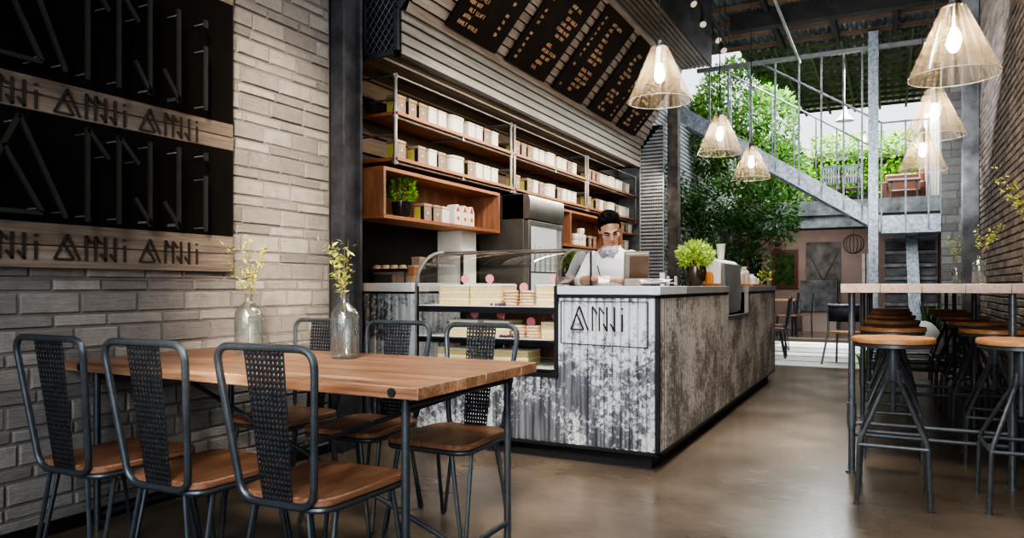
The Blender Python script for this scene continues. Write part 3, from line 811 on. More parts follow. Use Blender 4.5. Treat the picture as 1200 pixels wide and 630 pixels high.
def foliage(lf, c, rad, n, L, W, rr, up=.3):
    for i in range(n):
        while True:
            p = V((rr.uniform(-1,1), rr.uniform(-1,1), rr.uniform(-1,1)))
            if p.length < 1: break
        if rr.random() < .6 and p.length > .01: p = p.normalized()*rr.uniform(.75,1)
        q = V((c[0]+p.x*rad[0], c[1]+p.y*rad[1], c[2]+p.z*rad[2]))
        d = p + V((rr.uniform(-.8,.8), rr.uniform(-.8,.8), rr.uniform(-.8,.8)+up))
        l = L*rr.uniform(.6,1.3)
        lf.leaf(q, d, (rr.uniform(-1,1), rr.uniform(-1,1), rr.uniform(-.2,1)), l, W*l/L)
def pot_plant(label, loc, pr, ph, fr, fh, mat, pmat, n, L, round_=False):
    p = thing('potted_plant', label, 'plant', loc); rr = random.Random(len(label))
    if round_: prof = [(0,0),(pr*.62,0),(pr*.9,ph*.35),(pr*1.0,ph*.7),(pr*.95,ph),(pr*.85,ph),(pr*.85,ph*.85),(0,ph*.85)]
    else: prof = [(0,0),(pr*.78,0),(pr*.86,ph*.1),(pr,ph),(pr*.9,ph),(pr*.88,ph*.85),(0,ph*.85)]
    MB().lathe(prof, 24, cap=False).build('pot', M[pmat], p, 40)
    g = MB()
    for i in range(14):
        a = rr.random()*2*PI; r = fr*rr.uniform(.2,.8)
        g.tube([(0,0,ph*.8), (math.cos(a)*r*.4, math.sin(a)*r*.4, ph+fh*.4), (math.cos(a)*r, math.sin(a)*r, ph+fh*.8)], .003, 5)
    g.build('stems', M['twig'], p)
    g = MB(); foliage(g, (0,0,ph+fh*.48), (fr,fr,fh*.55), n, L, L*.42, rr)
    g.build('leaves', M[mat], p, 180); return p
pot_plant('bright green plant in a black pot inside the wooden box shelf', (-3.60,4.98,1.675), .085, .14, .12, .2, 'leaf_pot', 'pot_black', 420, .045)

# ------------------------------------------------------------------ pipe shelving
ybay = [4.70, 6.77, 8.86, 10.95]
bay_name = ('near', 'middle', 'far')
XP, XF, XB = -3.53, -3.45, -3.80
ZU, ZL = 2.505, 2.143
for b in range(3):
    y0, y1 = ybay[b], ybay[b+1]
    u = thing('pipe_shelf', 'steel pipe shelf with two wooden boards, %s bay above the bar' % bay_name[b], 'shelf', (XP, (y0+y1)/2, ZL), 0, 'pipe shelving bays')
    hy = (y1-y0)/2
    for z in (ZU, ZL):
        g = MB(); g.box((XB-XP,-hy+.02,z-ZL-.028), (XF-XP,hy-.02,z-ZL)); g.build('shelf_board', M['shelf'], u, bevel=.002)
        MB().tube([(XF-XP-.03,-hy,z-ZL-.045),(XF-XP-.03,hy,z-ZL-.045)], .010, 8).build('front_pipe', M['pipe'], u)
        for y in (0,):
            g = MB(); g.tube([(XB-XP,y,z-ZL-.045),(XF-XP-.02,y,z-ZL-.045)], .011, 8).tube([(XF-XP-.045,y,z-ZL-.045),(XF-XP-.005,y,z-ZL-.045)], .018, 10); g.build('bracket', M['pipe'], u)
    for yy in (-hy+.03, hy-.05):
        g = MB(); g.tube([(XF-XP-.03,yy,-.06),(XF-XP-.03,yy,.665)], .016, 10)
        for zz in (-.04, .01, .32, .37, .64): g.tube([(XF-XP-.03,yy,zz-.018),(XF-XP-.03,yy,zz+.018)], .022, 10)
        g.build('upright', M['pipe'], u)
        for zz in (.18, .46, .65): MB().tube([(XB-XP,yy,zz),(XF-XP-.03,yy,zz)], .009, 8).build('wall_arm', M['pipe'], u)
    MB().tube([(XF-XP-.03,-hy,.65),(XF-XP-.03,hy,.65)], .008, 8).build('top_pipe', M['pipe'], u)

# canisters
def make_tin(kind):
    c = thing('canister', 'x', 'canister', (0,0,0))
    if kind == 'K':
        MB().box((-.055,-.056,0), (.055,.058,.125)).build('body', M['kraft'], c, bevel=.006)
        MB().box((-.058,-.059,.125), (.058,.061,.15)).build('lid', M['kraft_lid'], c, bevel=.005)
        g = MB().box((-.05,-.0585,.012), (.015,-.056,.118)); g.build('side_label', M['lime'], c)
        MB().box((.018,-.0585,.004), (.052,-.056,.122)).build('black_stripe', M['labelblk'], c)
        MB().lathe([(0,0),(.012,0),(.012,.002),(0,.002)], 12, cap=False).build('seal', M['tinlid'], c, loc=(.055,.0,.07)).rotation_euler = (0,PI/2,0)
    elif kind == 'W':
        MB().box((-.058,-.062,0), (.058,.062,.128)).build('body', M['tinwhite'], c, bevel=.006)
        MB().box((-.061,-.065,.128), (.061,.065,.15)).build('lid', M['tinlid'], c, bevel=.005)
    else:
        MB().prism(rounded([(-.07,-.115),(.07,-.115),(.07,.115),(-.07,.115)], .06), lambda a, b, h: (a, b, h), 0, .13).build('body', M['tinwhite'], c, bevel=.006)
        MB().prism(rounded([(-.075,-.12),(.075,-.12),(.075,.12),(-.075,.12)], .062), lambda a, b, h: (a, b, h), .13, .155).build('lid', M['tinlid'], c, bevel=.004)
    return c
proto = {}
ordn = ('first', 'second', 'third', 'fourth', 'fifth', 'sixth', 'seventh', 'eighth', 'ninth', 'tenth')
kn = {'K': 'brown kraft canister', 'W': 'white square canister', 'R': 'broad white canister'}
def put_tin(kind, loc, label, group):
    if kind not in proto:
        c = make_tin(kind); proto[kind] = c; c.location = loc; c['label'] = label; c['group'] = group
    else: dup(proto[kind], label, loc, 0, group)
up = (('K',4.83),('K',4.985),('K',5.135),('W',5.28),('W',5.435),('R',5.685),('W',5.94),('W',6.085),('K',6.24),('W',6.40))
lo = (('K',4.83),('K',5.12),('W',5.28),('K',5.43),('R',5.69),('K',5.93),('W',6.085),('W',6.24),('W',6.395))
for b in range(3):
    for nm, z, seq in (('upper', ZU, up), ('lower', ZL, lo)):
        for i, (k_, y) in enumerate(seq):
            put_tin(k_, (-3.545, y+(ybay[b]-ybay[0]), z), '%s, %s along the %s board of the %s pipe bay' % (kn[k_], ordn[i], nm, bay_name[b]), 'canisters on the pipe shelves')
for i, y in enumerate((5.23, 5.375)): put_tin('K', (-3.56,y,1.675), 'brown kraft canister in the wooden box shelf, %s' % ('beside the potted plant', 'beside the white tin')[i], 'canisters in the wooden box shelf')
put_tin('W', (-3.57,5.53,1.675), 'white canister in the wooden box shelf between kraft tins and cartons', 'canisters in the wooden box shelf')
# gable cartons
def gable(label, loc):
    c = thing('gable_carton', label, 'carton', loc, 0, 'printed gable-top cartons')
    MB().prism([(-.055,0),(.055,0),(.055,.13),(0.02,.185),(-.02,.185),(-.055,.13)], lambda a, b, h: (h, a, b), -.05, .05).build('body', M['tinwhite'], c, bevel=.003)
    g = MB().box((.05,-.018,.045), (.053,.018,.08)); g.build('orange_mark', M['orange'], c)
    MB().lathe([(0,0),(.010,0),(.010,.004),(0,.004)], 10, cap=False).build('red_dot', M['redlab'], c, loc=(.053,0,.062)).rotation_euler = (0,PI/2,0)
    MB().prism([(-.03,0),(.03,0),(0,.05)], lambda a, b, h: (h, a, b+.125), .05, .0525).build('red_mark', M['redlab'], c)
    return c
gc = gable('white gable-top carton with orange marks, left in the wooden box shelf', (-3.53,5.68,1.675))
dup(gc, 'white gable-top carton with orange marks, middle of three', (-3.53,5.80,1.675)); dup(gc, 'white gable-top carton with orange marks, right of three', (-3.53,5.92,1.675))
# behind barista
for i, (y, z) in enumerate(((8.62,1.63),(8.74,1.63),(8.62,1.71),(8.75,1.71),(8.86,1.63),(8.87,1.71),(8.82,1.79))):
    tag(MB().lathe([(0,0),(.045,0),(.052,.02),(.052,.06),(.046,.075),(0,.075)], 18, cap=False).build('jar', M['tinwhite'], ang=50, loc=(-3.55,y,z)), 'squat white jar %s of the stack beside the barista' % ('bottom left','bottom middle','middle-row left','middle-row centre','bottom right','middle-row right','top')[i], 'jar', 'white jars behind the barista')
put_tin('K', (-3.56,9.05,1.63), 'brown kraft canister right of the white jars behind the barista', 'canisters behind the barista')
put_tin('K', (-3.56,9.22,1.63), 'second brown kraft canister behind the barista head', 'canisters behind the barista')
put_tin('W', (-3.56,7.95,1.63), 'white canister at the left end of the box behind the barista', 'canisters behind the barista')
for nm, z in (('upper', 1.912), ('lower', 1.652)):
    for i, k_ in enumerate('KKW' if nm == 'upper' else 'KW'):
        put_tin(k_, (-3.56,10.40+i*.17,z), '%s on the %s corner shelf at the far bar end, %s' % (kn[k_], nm, ('left','centre','right')[i] if nm == 'upper' else ('left','right')[i]), 'canisters on the corner shelf')

# ------------------------------------------------------------------ fridge
fr = thing('bottle_fridge', 'tall stainless fridge with glass door and white bottles behind the counter', 'fridge', (-3.51,7.03,0))
MB().box((-.28,-.433,.0), (.24,.433,2.05)).build('cabinet', M['ss_dark'], fr, bevel=.006)
g = MB(); pf = [(0,0),(.30,0),(.31,.02),(.31,.20),(.295,.235),(.26,.25),(0,.25)]
g.prism(pf, lambda a, b, h: (a, h, 1.80+b), -.433, .433); g.build('top_cover', M['ss'], fr, 30)
MB().box((.24,-.433,.06), (.30,.433,.8)).build('lower_panel', M['ss'], fr, bevel=.004)
d = MB().box((.24,-.433,.81), (.30,-.38,1.785)).box((.24,.38,.81), (.30,.433,1.785)).box((.24,-.38,1.735), (.30,.38,1.785)).box((.24,-.38,.81), (.30,.38,.85)).build('door', M['ss'], fr, bevel=.003)
MB().box((.268,-.38,.85), (.274,.38,1.735)).build('pane', M['glass'], d)
MB().box((.241,-.38,.85), (.243,.38,1.735)).build('lining', M['fridge_glow'], fr)
MB().box((.241,-.38,1.255), (.268,.38,1.27)).build('rack', M['ss'], fr)
for zz, rn in ((1.27, 'upper'), (.86, 'lower')):
    for i in range(6):
        tag(MB().lathe([(0,0),(.012,0),(.0125,.01),(.0125,.16),(.0115,.19),(.006,.22),(.006,.25),(0,.25)] if False else [(0,0),(.0118,0),(.0118,.17),(.011,.20),(.006,.235),(.006,.27),(0,.27)], 12, cap=False).build('bottle', M['tinwhite'], ang=50, loc=(-3.51+.2555,6.70+i*.128,zz)),
            'white bottle behind fridge glass, %s from the left on the %s rack' % (ordn[i], rn), 'bottle', 'white bottles in the fridge')

# ------------------------------------------------------------------ canopy over the bar
cn = thing('bar_canopy', 'slatted timber canopy with sloping face hanging over the bar shelves', 'canopy', (-3.15,4.34,2.79))
def LN(p): return (p[0]+3.15, p[1]-4.34, p[2]-2.79)
YE = 10.11
g = MB(); nsl = 4; zz = 2.79
for i in range(nsl):
    h = .335/nsl; g.rnd()
    z0 = zz+i*h
    g.box(LN((-3.158,4.36,z0+.020)), LN((-3.146,YE,z0+h)))
g.build('fascia_slats', M['corr_pale'], cn, 20)
MB().box(LN((-3.19,4.36,2.79)), LN((-3.158,YE,3.125))).build('groove_shade_sheet', M['black'], cn)  # black sheet putting the groove shade into colour
sv = V((.707,0,.832)); sv.normalize(); sn = V((sv.z,0,-sv.x)); SL = 1.092
B0 = V((-3.15,0,3.125))
def SP(v, y, d=0): p = B0 + sv*v + sn*d; return LN((p.x, y, p.z))
def yend(v): return YE - .51*v/SL
g = MB(); g.add([SP(0,4.36,-.002), SP(0,yend(0),-.002), SP(SL,yend(SL),-.002), SP(SL,4.36,-.002)], [(0,1,2,3)]); g.build('slope_shade_sheet', M['black'], cn)  # black sheet painting the shadow lines between the laths
g = MB(); n = 13
for i in range(n):
    v0 = SL*i/n; v1 = SL*(i+1)/n; g.rnd()
    a_, b_ = v0+.013, v1
    g.add([SP(a_,4.36,0), SP(a_,yend(a_),0), SP(a_,yend(a_),.034), SP(a_,4.36,.034), SP(b_,4.36,.016), SP(b_,yend(b_),.016), SP(b_,yend(b_),0), SP(b_,4.36,0)],
          [(0,1,2,3),(3,2,5,4),(4,5,6,7)])
g.build('sloped_slats', M['lath_brown'], cn, 20)
g = MB(); MB().box(LN((-2.443,4.36,3.985)), LN((-2.05,9.58,3.99))).build('soffit_backing', M['black'], cn)
g = MB(); xs = [-2.443+.393*i/7 for i in range(8)]
for a, b in zip(xs, xs[1:]):
    g.rnd(); g.box(LN((a,4.36,3.957)), LN((b-.016,9.58,3.975)))
g.build('soffit_slats', M['corr_dark'], cn)
MB().box(LN((-2.46,4.34,3.935)), LN((-2.425,9.6,3.957))).build('edge_batten', M['corr_pale'], cn)
MB().box(LN((-2.06,4.34,3.95)), LN((-2.04,9.6,5.02))).build('upper_fascia', M['beam'], cn)
g = MB(); g.add([LN(p) for p in ((-3.15,10.05,2.8),(-3.15,10.05,3.125),(-2.443,9.56,3.957),(-2.05,9.56,3.975),(-2.05,9.56,5.0),(-3.8,10.05,5.0),(-3.8,10.05,2.8))], [(0,1,2,3,4,5,6)])
g.build('end_panel', M['beam'], cn)
g = MB()
for i in range(5):
    g.rnd(); x = -3.80+i*.13; g.box(LN((x,4.36,2.83)), LN((x+.122,10.05,2.845)))
g.build('underside_boards', M['plank_dark'], cn)
for x in (-3.20, -3.36):
    MB().box(LN((x,4.38,2.815)), LN((x+.014,10.0,2.83))).build('light_strip', M['corr_pale'], cn)
# chain-link box at the near end
mbx = thing('chain_link_screen', 'chain-link mesh panel in a blue-grey steel frame at the canopy near end', 'panel', (-3.3,4.315,2.8))
def LM(p): return (p[0]+3.3, p[1]-4.315, p[2]-2.8)
g = MB()
for a, b in (((-3.475,4.30,2.79),(-3.44,4.33,5.0)), ((-3.18,4.30,2.79),(-3.145,4.33,3.14)), ((-3.475,4.30,2.79),(-3.145,4.33,2.825))): g.box(LM(a), LM(b))
g.bar(LM((-3.162,4.315,3.12)), LM((-2.46,4.315,3.95)), .03, .035); g.bar(LM((-2.46,4.315,3.95)), LM((-2.05,4.315,3.97)), .03, .035)
g.build('frame', M['ironblue'], mbx, bevel=.003)
g = MB(); g.add([LM(p) for p in ((-3.46,4.345,2.8),(-3.16,4.345,2.8),(-3.15,4.345,3.12),(-2.45,4.345,3.95),(-2.05,4.345,3.96),(-2.05,4.345,5.0),(-3.46,4.345,5.0))], [(0,1,2,3,4,5,6)]); g.build('backing', M['navy'], mbx)
g = MB()
def clipx(z): # right limit at height z
    return -3.16 if z < 3.12 else (-3.15+(z-3.12)*.707/.832 if z < 3.95 else -2.06)
for s_ in (1, -1):
    for k_ in range(-40, 60):
        P = []
        for j in range(112):
            z = 2.82+j*.02; x = -3.46 + k_*.056 + s_*(z-2.82)*.75
            if -3.45 <= x <= clipx(z)-.01 and z < 4.98: P.append(LM((x,4.318+s_*.002,z)))
            elif P:
                if len(P) > 1: g.tube([P[0], P[-1]], .0026, 4, cap=False)
                P = []
        if len(P) > 1: g.tube([P[0], P[-1]], .0026, 4, cap=False)
g.build('chain_link', M['wire_d'], mbx)

# menu boards
bY = [(4.806,5.606),(5.806,6.612),(6.817,7.607),(7.831,8.598),(8.834,9.55)]
bn = ('nearest menu board on the sloping canopy, with rows of gold lettering at lower left', 'second menu board from the near end of the sloping canopy', 'middle menu board of the five on the sloping canopy', 'fourth menu board, just left of the large glass pendant', 'farthest menu board, behind the large glass pendant')
for i, (a, b) in enumerate(bY):
    c0 = B0 + sv*.5 + sn*.036; cy = (a+b)/2
    md = thing('menu_board', bn[i], 'menu board', (c0.x, cy, c0.z), 0, 'menu boards on the canopy')
    def Q(u, v, d=0): p = sv*(v-.5) + sn*d; return (p.x, u-cy, p.z)
    def slab(mb, u0, u1, v0, v1, d0, d1):
        mb.add([Q(u0,v0,d0),Q(u1,v0,d0),Q(u1,v1,d0),Q(u0,v1,d0),Q(u0,v0,d1),Q(u1,v0,d1),Q(u1,v1,d1),Q(u0,v1,d1)], [(0,3,2,1),(4,5,6,7),(0,1,5,4),(1,2,6,5),(2,3,7,6),(3,0,4,7)])
    g = MB(); slab(g, a, b, .075, 1.04, 0, .022); g.build('panel', M['board'], md)
    rr = random.Random(20+i)
    glyphs = (((0,0,0,1),(0,1,1,1),(0,.5,.8,.5)), ((0,0,0,1),(1,0,1,1),(0,.5,1,.5)), ((0,0,0,1),(0,0,1,0)), ((0,0,.5,1),(.5,1,1,0)), ((0,0,0,1),(0,1,1,1),(1,1,1,0),(0,0,1,0)), ((0,1,1,1),(.5,1,.5,0)), ((0,0,0,1),(0,1,1,.5),(0,.5,1,0)))
    def word(u, v, n_, h):
        for q in range(n_):
            for x0, y0, x1, y1 in glyphs[rr.randrange(len(glyphs))]:
                w = h*.55
                g.bar(Q(u+x0*w, v+y0*h, .024), Q(u+x1*w, v+y1*h, .024), .008, .003, tuple(sn))
            u += h*.85
        return u
    rows = (11, 11, 13, 12, 10)[i]
    for r_ in range(rows):
        g = MB(); v = .14 + r_*.060 + (0 if r_ < 5 else .05)
        col = ((.10,.62), (.42,.08), (.30,.08), (.18,.62), (.10,.55))[i]
        u = a + col[0] + (0, .02, .05)[r_ % 3]*(i != 2)
        for w_ in range(rr.choice((1,2,2))):
            u = word(u, v, rr.choice((3,4,5)), .031) + .025
            if u > b-.22: break
        g.build('text_line', M['gold'], md)
        if rr.random() < .8:
            g = MB(); word(a+col[1], v, 2, .026); g.build('price_text', M['gold'], md)

# perforated steel screen, dark post, timber column at the far bar end
ms = thing('mesh_screen', 'grey woven mesh screen standing between shelves and timber column', 'screen', (-3.0,10.14,0))
g = MB()
zt = 4.0
for i in range(14): x = -.155+i*.0246; g.box((x-.003,-.003,.02), (x+.003,.003,3.05+ (x+.155)*1.17*1.0 if True else zt))
for i in range(66):
    z = .05+i*.05; xl = -.155 if z < 3.05 else -.155+(z-3.05)/1.17
    if xl < .16: g.box((xl,-.008,z), (.165,.004,z+.022))
g.build('mesh', M['wire'], ms)
MB().box((-.17,-.012,0), (-.155,.012,3.05)).build('frame_bar', M['wire'], ms); MB().box((.165,-.012,0), (.18,.012,3.42)).build('frame_bar', M['wire'], ms)
MB().box((-.16,.02,0), (.17,.03,3.4)).build('backing', M['dark'], ms)
tag(MB().box((-3.37,10.98,0), (-3.2,11.12,2.8)).build('bar_post', M['black']), 'black post at the far end of the bottle shelves', 'post')
g = MB(); g.box((-2.815,10.30,0), (-2.665,10.46,5.0))
tag(g.build('timber_column', M['timber'], bevel=.008), 'rough dark timber column beside the mesh screen', 'column')

# ------------------------------------------------------------------ spotlights
tr_ = thing('spot_track', 'thin black lighting track along the canopy top edge', 'track', (-1.93,8.0,4.36))
MB().box((-.015,-2.2,0), (.015,2.0,.03)).build('rail', M['black'], tr_)
for y in (-2.0, 0, 1.9): MB().tube([(0,y,.03),(0,y,.67)], .006, 6).build('hanger', M['black'], tr_)
def make_spot(label, loc, rz):
    s = thing('spotlight', label, 'spotlight', loc, rz, 'spotlights on the canopy track')
    MB().tube([(0,0,0),(0,0,-.12)], .008, 8).build('stem', M['black'], s)
    A = V((0,.02,-.13)); B = V((.05,-.08,-.24))
    o = MB().tube([A, A.lerp(B,.15), B], [.022,.034,.040], 14).build('head', M['pipe'], s)
    d = (B-A).normalized()
    MB().tube([B+d*.001, B+d*.006], .034, 14).build('lens', M['spotglow'], o)
    return s
sp = make_spot('spotlight on the track nearest the viewer', (-1.93,6.75,4.36), .2)
for lab, y, rz in (('second spotlight along the canopy track', 7.85, .5), ('third spotlight along the track, middle one', 8.55, -.2), ('fourth spotlight along the canopy track', 9.15, .4), ('last spotlight, at the far end of the track', 9.6, .1)):
    dup(sp, lab, (-1.93,y,4.36), rz)

# ------------------------------------------------------------------ pendant lamps
def make_pendant(label, loc, roof=5.02, scale=1):
    x, y, z = loc  # z bottom rim
    p = thing('pendant_lamp', label, 'lamp', loc, 0, 'ribbed glass cone pendants', scale)
    prof = [(.185,0),(.1835,.008),(.057,.302),(.051,.315),(.028,.318)]
    MB().lathe(prof, 40, cap=False).build('glass_shade', M['pend'], p, 60)
    MB().tube([(.185*math.cos(2*PI*i/40), .185*math.sin(2*PI*i/40), 0) for i in range(40)], .0015, 5, closed=True).build('rim_highlight', M['ss_light'], p)  # pale ring added as the light caught along the glass edge
    g = MB().lathe([(0,.22),(.018,.22),(.022,.24),(.024,.33),(.018,.35),(.008,.36),(0,.36)], 14, cap=False); g.build('socket', M['black'], p, 40)
    MB().lathe([(0,.110),(.012,.113),(.024,.130),(.028,.152),(.022,.178),(.014,.20),(.012,.22),(0,.22)], 16, cap=False).build('bulb', M['bulb'], p, 60)
    MB().tube([(0,0,.36),(0,0,(roof-z)/scale)], .004, 5).build('cord', M['black'], p)
    return p
make_pendant('large glass cone pendant in front of the far menu boards', (-1.20,4.22,2.205))
make_pendant('glass cone pendant over the counter, middle of the left row', (-1.27,6.29,2.24))
make_pendant('glass cone pendant farthest along the left row, before the staircase', (-1.21,7.50,2.18))
make_pendant('largest glass cone pendant high at right over the bar table', (.26,3.87,2.07))
make_pendant('glass cone pendant over the bar table, second of the right row', (.27,5.65,2.12))
make_pendant('glass cone pendant farthest over the bar table, lowest of the right row', (.25,7.07,2.10))
pp = make_pendant('tiny glass pendant hanging over the mezzanine behind the stair column', (-.433,16,3.88), 5.05, .8)
wp = thing('white_pendant', 'small white metal pendant hanging on a long cord above the stairs', 'lamp', (-.687,14,4.0))
MB().lathe([(.0,.24),(.03,.24),(.05,.12),(.16,.0),(.155,0),(.045,.115),(.0,.13)], 20, cap=False).build('shade', M['white'], wp, 50)
MB().tube([(0,0,.24),(0,0,1.05)], .004, 5).build('cord', M['white'], wp)

# ------------------------------------------------------------------ bar table and stools
bt = thing('bar_table', 'long high bar table with pale wood top and steel legs on the right', 'table', (.27,7.5,0))
g = MB()
for i in range(5):
    g.rnd(); x0 = -.527+i*.2114; g.box((x0+.0005,-2.75,1.08), (x0+.2109,2.75,1.133))
g.build('tabletop', M['bartop'], bt, bevel=.003)
for y in (-2.65, -.6, 1.4, 2.62):
    for x in (-.47, .335):
        g = MB().tube([(x,y,0),(x,y,1.08)], .019, 12); g.tube([(x,y,.28),(x,y,.42)], .026, 12).tube([(x,y,0),(x,y,.012)], .035, 12); g.build('leg', M['steel'], bt)
    MB().tube([(-.47,y,.30),(.335,y,.30)], .012, 8).build('foot_rail', M['steel'], bt)
    MB().tube([(-.47,y+.06,.22),(.335,y+.06,.22)], .012, 8).build('foot_rail', M['steel'], bt)
def make_stool(label, loc, rz, group):
    s = thing('bar_stool', label, 'stool', loc, rz, group)
    g = MB(); 
    g.lathe([(0,.818),(.188,.818),(.199,.824),(.2,.842),(.195,.85),(0,.85)], 36, cap=False); g.build('seat', M['stoolwood'], s, 40)
    MB().lathe([(0,.800),(.186,.800),(.191,.803),(.191,.818),(0,.818)], 36, cap=False).build('seat_rim', M['steel'], s, 40)
    MB().lathe([(0,.62),(.030,.62),(.033,.625),(.033,.80),(0,.80)], 20, cap=False).build('column', M['steel'], s, 40)
    MB().tube([(0,0,.46),(0,0,.62)], .012, 8).build('screw', M['steel'], s)
    for sx in (-1,1):
        for sy in (-1,1):
            pts = fillet([(sx*.02,sy*.02,.68),(sx*.028,sy*.03,.62),(sx*.155,sy*.20,.315),(sx*.166,sy*.21,0)], .035, 4)
            g = MB().tube(pts, .0115, 8); g.tube([(sx*.166,sy*.21,0),(sx*.166,sy*.21,.012)], .016, 8); g.build('leg', M['steel'], s)
    for sx in (-1,1): MB().tube([(sx*.157,-.201,.305),(sx*.157,.201,.305)], .010, 8).build('stretcher', M['steel'], s)
    for sy in (-1,1): MB().tube([(-.157,sy*.201,.305),(.157,sy*.201,.305)], .010, 8).build('stretcher', M['steel'], s)
    return s
ys = (4.37, 5.48, 6.58, 7.68, 8.80, 9.90)
st0 = make_stool('nearest round wood-seat bar stool, at the bar table left side', (.018,ys[0],0), 0, 'bar stools along the high table')
nm = ('', 'second', 'third', 'fourth', 'fifth', 'farthest')
for i in range(1, 6): dup(st0, '%s round wood-seat bar stool along the bar table left side' % nm[i], (.02,ys[i],0), R.uniform(-.06,.06))
ys2 = (4.48, 5.53, 6.63, 7.72, 8.82, 9.92)
for i in range(6): dup(st0, '%s round wood-seat bar stool along the brick-wall side' % ('closest',)[0] if i == 0 else '%s round wood-seat bar stool along the brick-wall side' % nm[i], (.597,ys2[i],0), R.uniform(-.06,.06))
v2 = dup(vz, 'small glass bottle vase far along the bar table', (.60,8.55,1.133), 0, 'bottle vases on the bar table', .68)
v3 = dup(vz, 'glass bottle vase on the bar table before the brick wall', (.56,6.05,1.133), 0, 'bottle vases on the bar table', .66)
v4 = dup(vz, 'glass bottle vase at the near right corner of the bar table', (.72,4.95,1.133), 0, 'bottle vases on the bar table', .8)
def sc(o, k): o.scale = (k,)*3; return o
sc(make_sprig('yellow sprig in the far vase on the bar table', (.60,8.55,1.137), 12, .16, .42), .68)
sc(make_sprig('yellow sprig in the middle vase on the bar table', (.56,6.05,1.137), 14, .16, .34, lean=(.1,0)), .66)
sc(make_sprig('yellow sprig at the photo right edge above the bar table', (.72,4.95,1.137), 17, .14, .44, lean=(-.08,.03), nb=6), .85)

# ------------------------------------------------------------------ things on the counter
tl = thing('till_monitor', 'bronze-grey till monitor on the counter corner beside the barista', 'monitor', (-1.545,4.86,1.12), math.radians(24))
g = MB().prism([(-.09,0),(.07,0),(.06,.03),(-.02,.05),(-.09,.05)], lambda a, b, h: (h, a, b), -.09, .09); g.build('base', M['tillbezel'], tl, bevel=.004)
Mt = rot('X', 14)
g = MB().obox((0,0,.135), (.165,.075,.20), Mt); o = g.build('screen_body', M['tillbezel'], tl, bevel=.008)
MB().obox((.012,-.040,.13), (.125,.006,.15), Mt).build('screen', M['screenbrown'], o)
g = MB(); rr = random.Random(4)
for i in range(7):
    a = rr.random()*PI; g.obox((rr.uniform(-.05,.05), rr.uniform(-.03,.03), .014+.004*i), (.13,.07,.0015), rot('Z', math.degrees(a)) @ rot('X', rr.uniform(-22,22)))
tag(g.build('crumpled_paper', M['paper'], loc=(-1.36,4.72,1.125)), 'crumpled white paper on the counter corner right of the till', 'paper')
# wire mug stand
g = MB()
for x in (-.03, .03): g.tube(fillet([(x,-.025,0),(x,-.025,.07),(x,.025,.07),(x,.025,0)], .015, 3), .004, 6)
g.tube([(-.03,-.025,.02),(.03,-.025,.02)], .004, 6).tube([(-.03,.025,.02),(.03,.025,.02)], .004, 6)
tag(g.build('wire_stand', M['white'], loc=(-1.50,5.62,1.124)), 'small white wire stand on the counter left of the green plant', 'stand')
cup('white cup on the counter beside the mesh screen', (-1.52,5.42,1.12), .022, .10, 'white')
pot_plant('lime green bushy plant in a bronze bowl pot on the counter', (-1.36,5.80,1.12), .085, .155, .128, .175, 'leaf_lime', 'pot_bronze', 620, .05, True)
# built-in dispenser with pale curved casing and grey front panel
mc = thing('counter_dispenser', 'pale curved dispenser with a grey front panel set into the counter notch', 'dispenser', (-1.36,6.9,1.12))
pr = [(-.13,0),(-.13,.12),(-.125,.20),(-.10,.24),(-.06,.252),(.02,.235),(.05,.215),(.06,.19),(.06,0)]
MB().prism(pr, lambda a, b, h: (a, h, b), -.42, .42).build('casing', M['ss_light'], mc, 40, bevel=.008)
g = MB(); g.prism([(.064,.205),(.088,.20),(.098,-.10),(.088,-.235),(.064,-.235)], lambda a, b, h: (a, h, b), -.40, .36)
g.build('front_panel', M['panelgrey'], mc, 20, bevel=.004)
MB().box((-.12,-.41,-.25), (.062,.41,0)).build('sunken_body', M['ss_dark'], mc)
tag(MB().lathe([(0,0),(.03,0),(.042,.13),(.044,.132),(.044,.14),(0,.14)], 20, cap=False).build('paper_cup', M['white'], ang=40, loc=(-1.40,6.98,1.372)), 'white paper cup stack standing on top of the dispenser', 'cup')
def tray(label, loc, w, d):
    return tag(MB().box((-w/2,-d/2,0), (w/2,d/2,.012)).box((-w/2,-d/2,.012), (-w/2+.008,d/2,.022)).box((w/2-.008,-d/2,.012), (w/2,d/2,.022)).box((-w/2,-d/2,.012), (w/2,-d/2+.008,.022)).box((-w/2,d/2-.008,.012), (w/2,d/2,.022)).build('wooden_tray', M['shelf'], loc=loc, bevel=.002), label, 'tray')
tray('wooden tray of amber drink bottles on the counter beside the plant', (-1.36,6.18,1.12), .20, .30)
for i in range(4):
    b = thing('drink_bottle', 'amber drink bottle on the wooden tray, %s of four' % ('front-left','front-right','back-left','back-right')[i], 'bottle', (-1.40+.07*(i%2), 6.10+.12*(i//2), 1.132), 0, 'amber bottles on the tray')
    MB().lathe([(0,0),(.022,0),(.023,.07),(.012,.105),(0,.105)], 14, cap=False).build('bottle', M['amber'], b, 45)
    MB().lathe([(0,.105),(.012,.105),(.012,.14),(0,.14)], 12, cap=False).build('neck', M['paper'], b, 45)
tag(MB().box((0,0,0),(.09,.012,.09)).build('red_card', M['redlab'], loc=(-1.44,5.98,1.12)), 'small red card leaning by the amber bottles', 'card')
cbox('brown paper carton behind the dispenser', -1.52, -1.38, 7.55, 7.68, 1.12, 1.34, 'kraft')
tray('wooden tray of white jars at the far counter end', (-1.38,8.35,1.12), .26, .9)
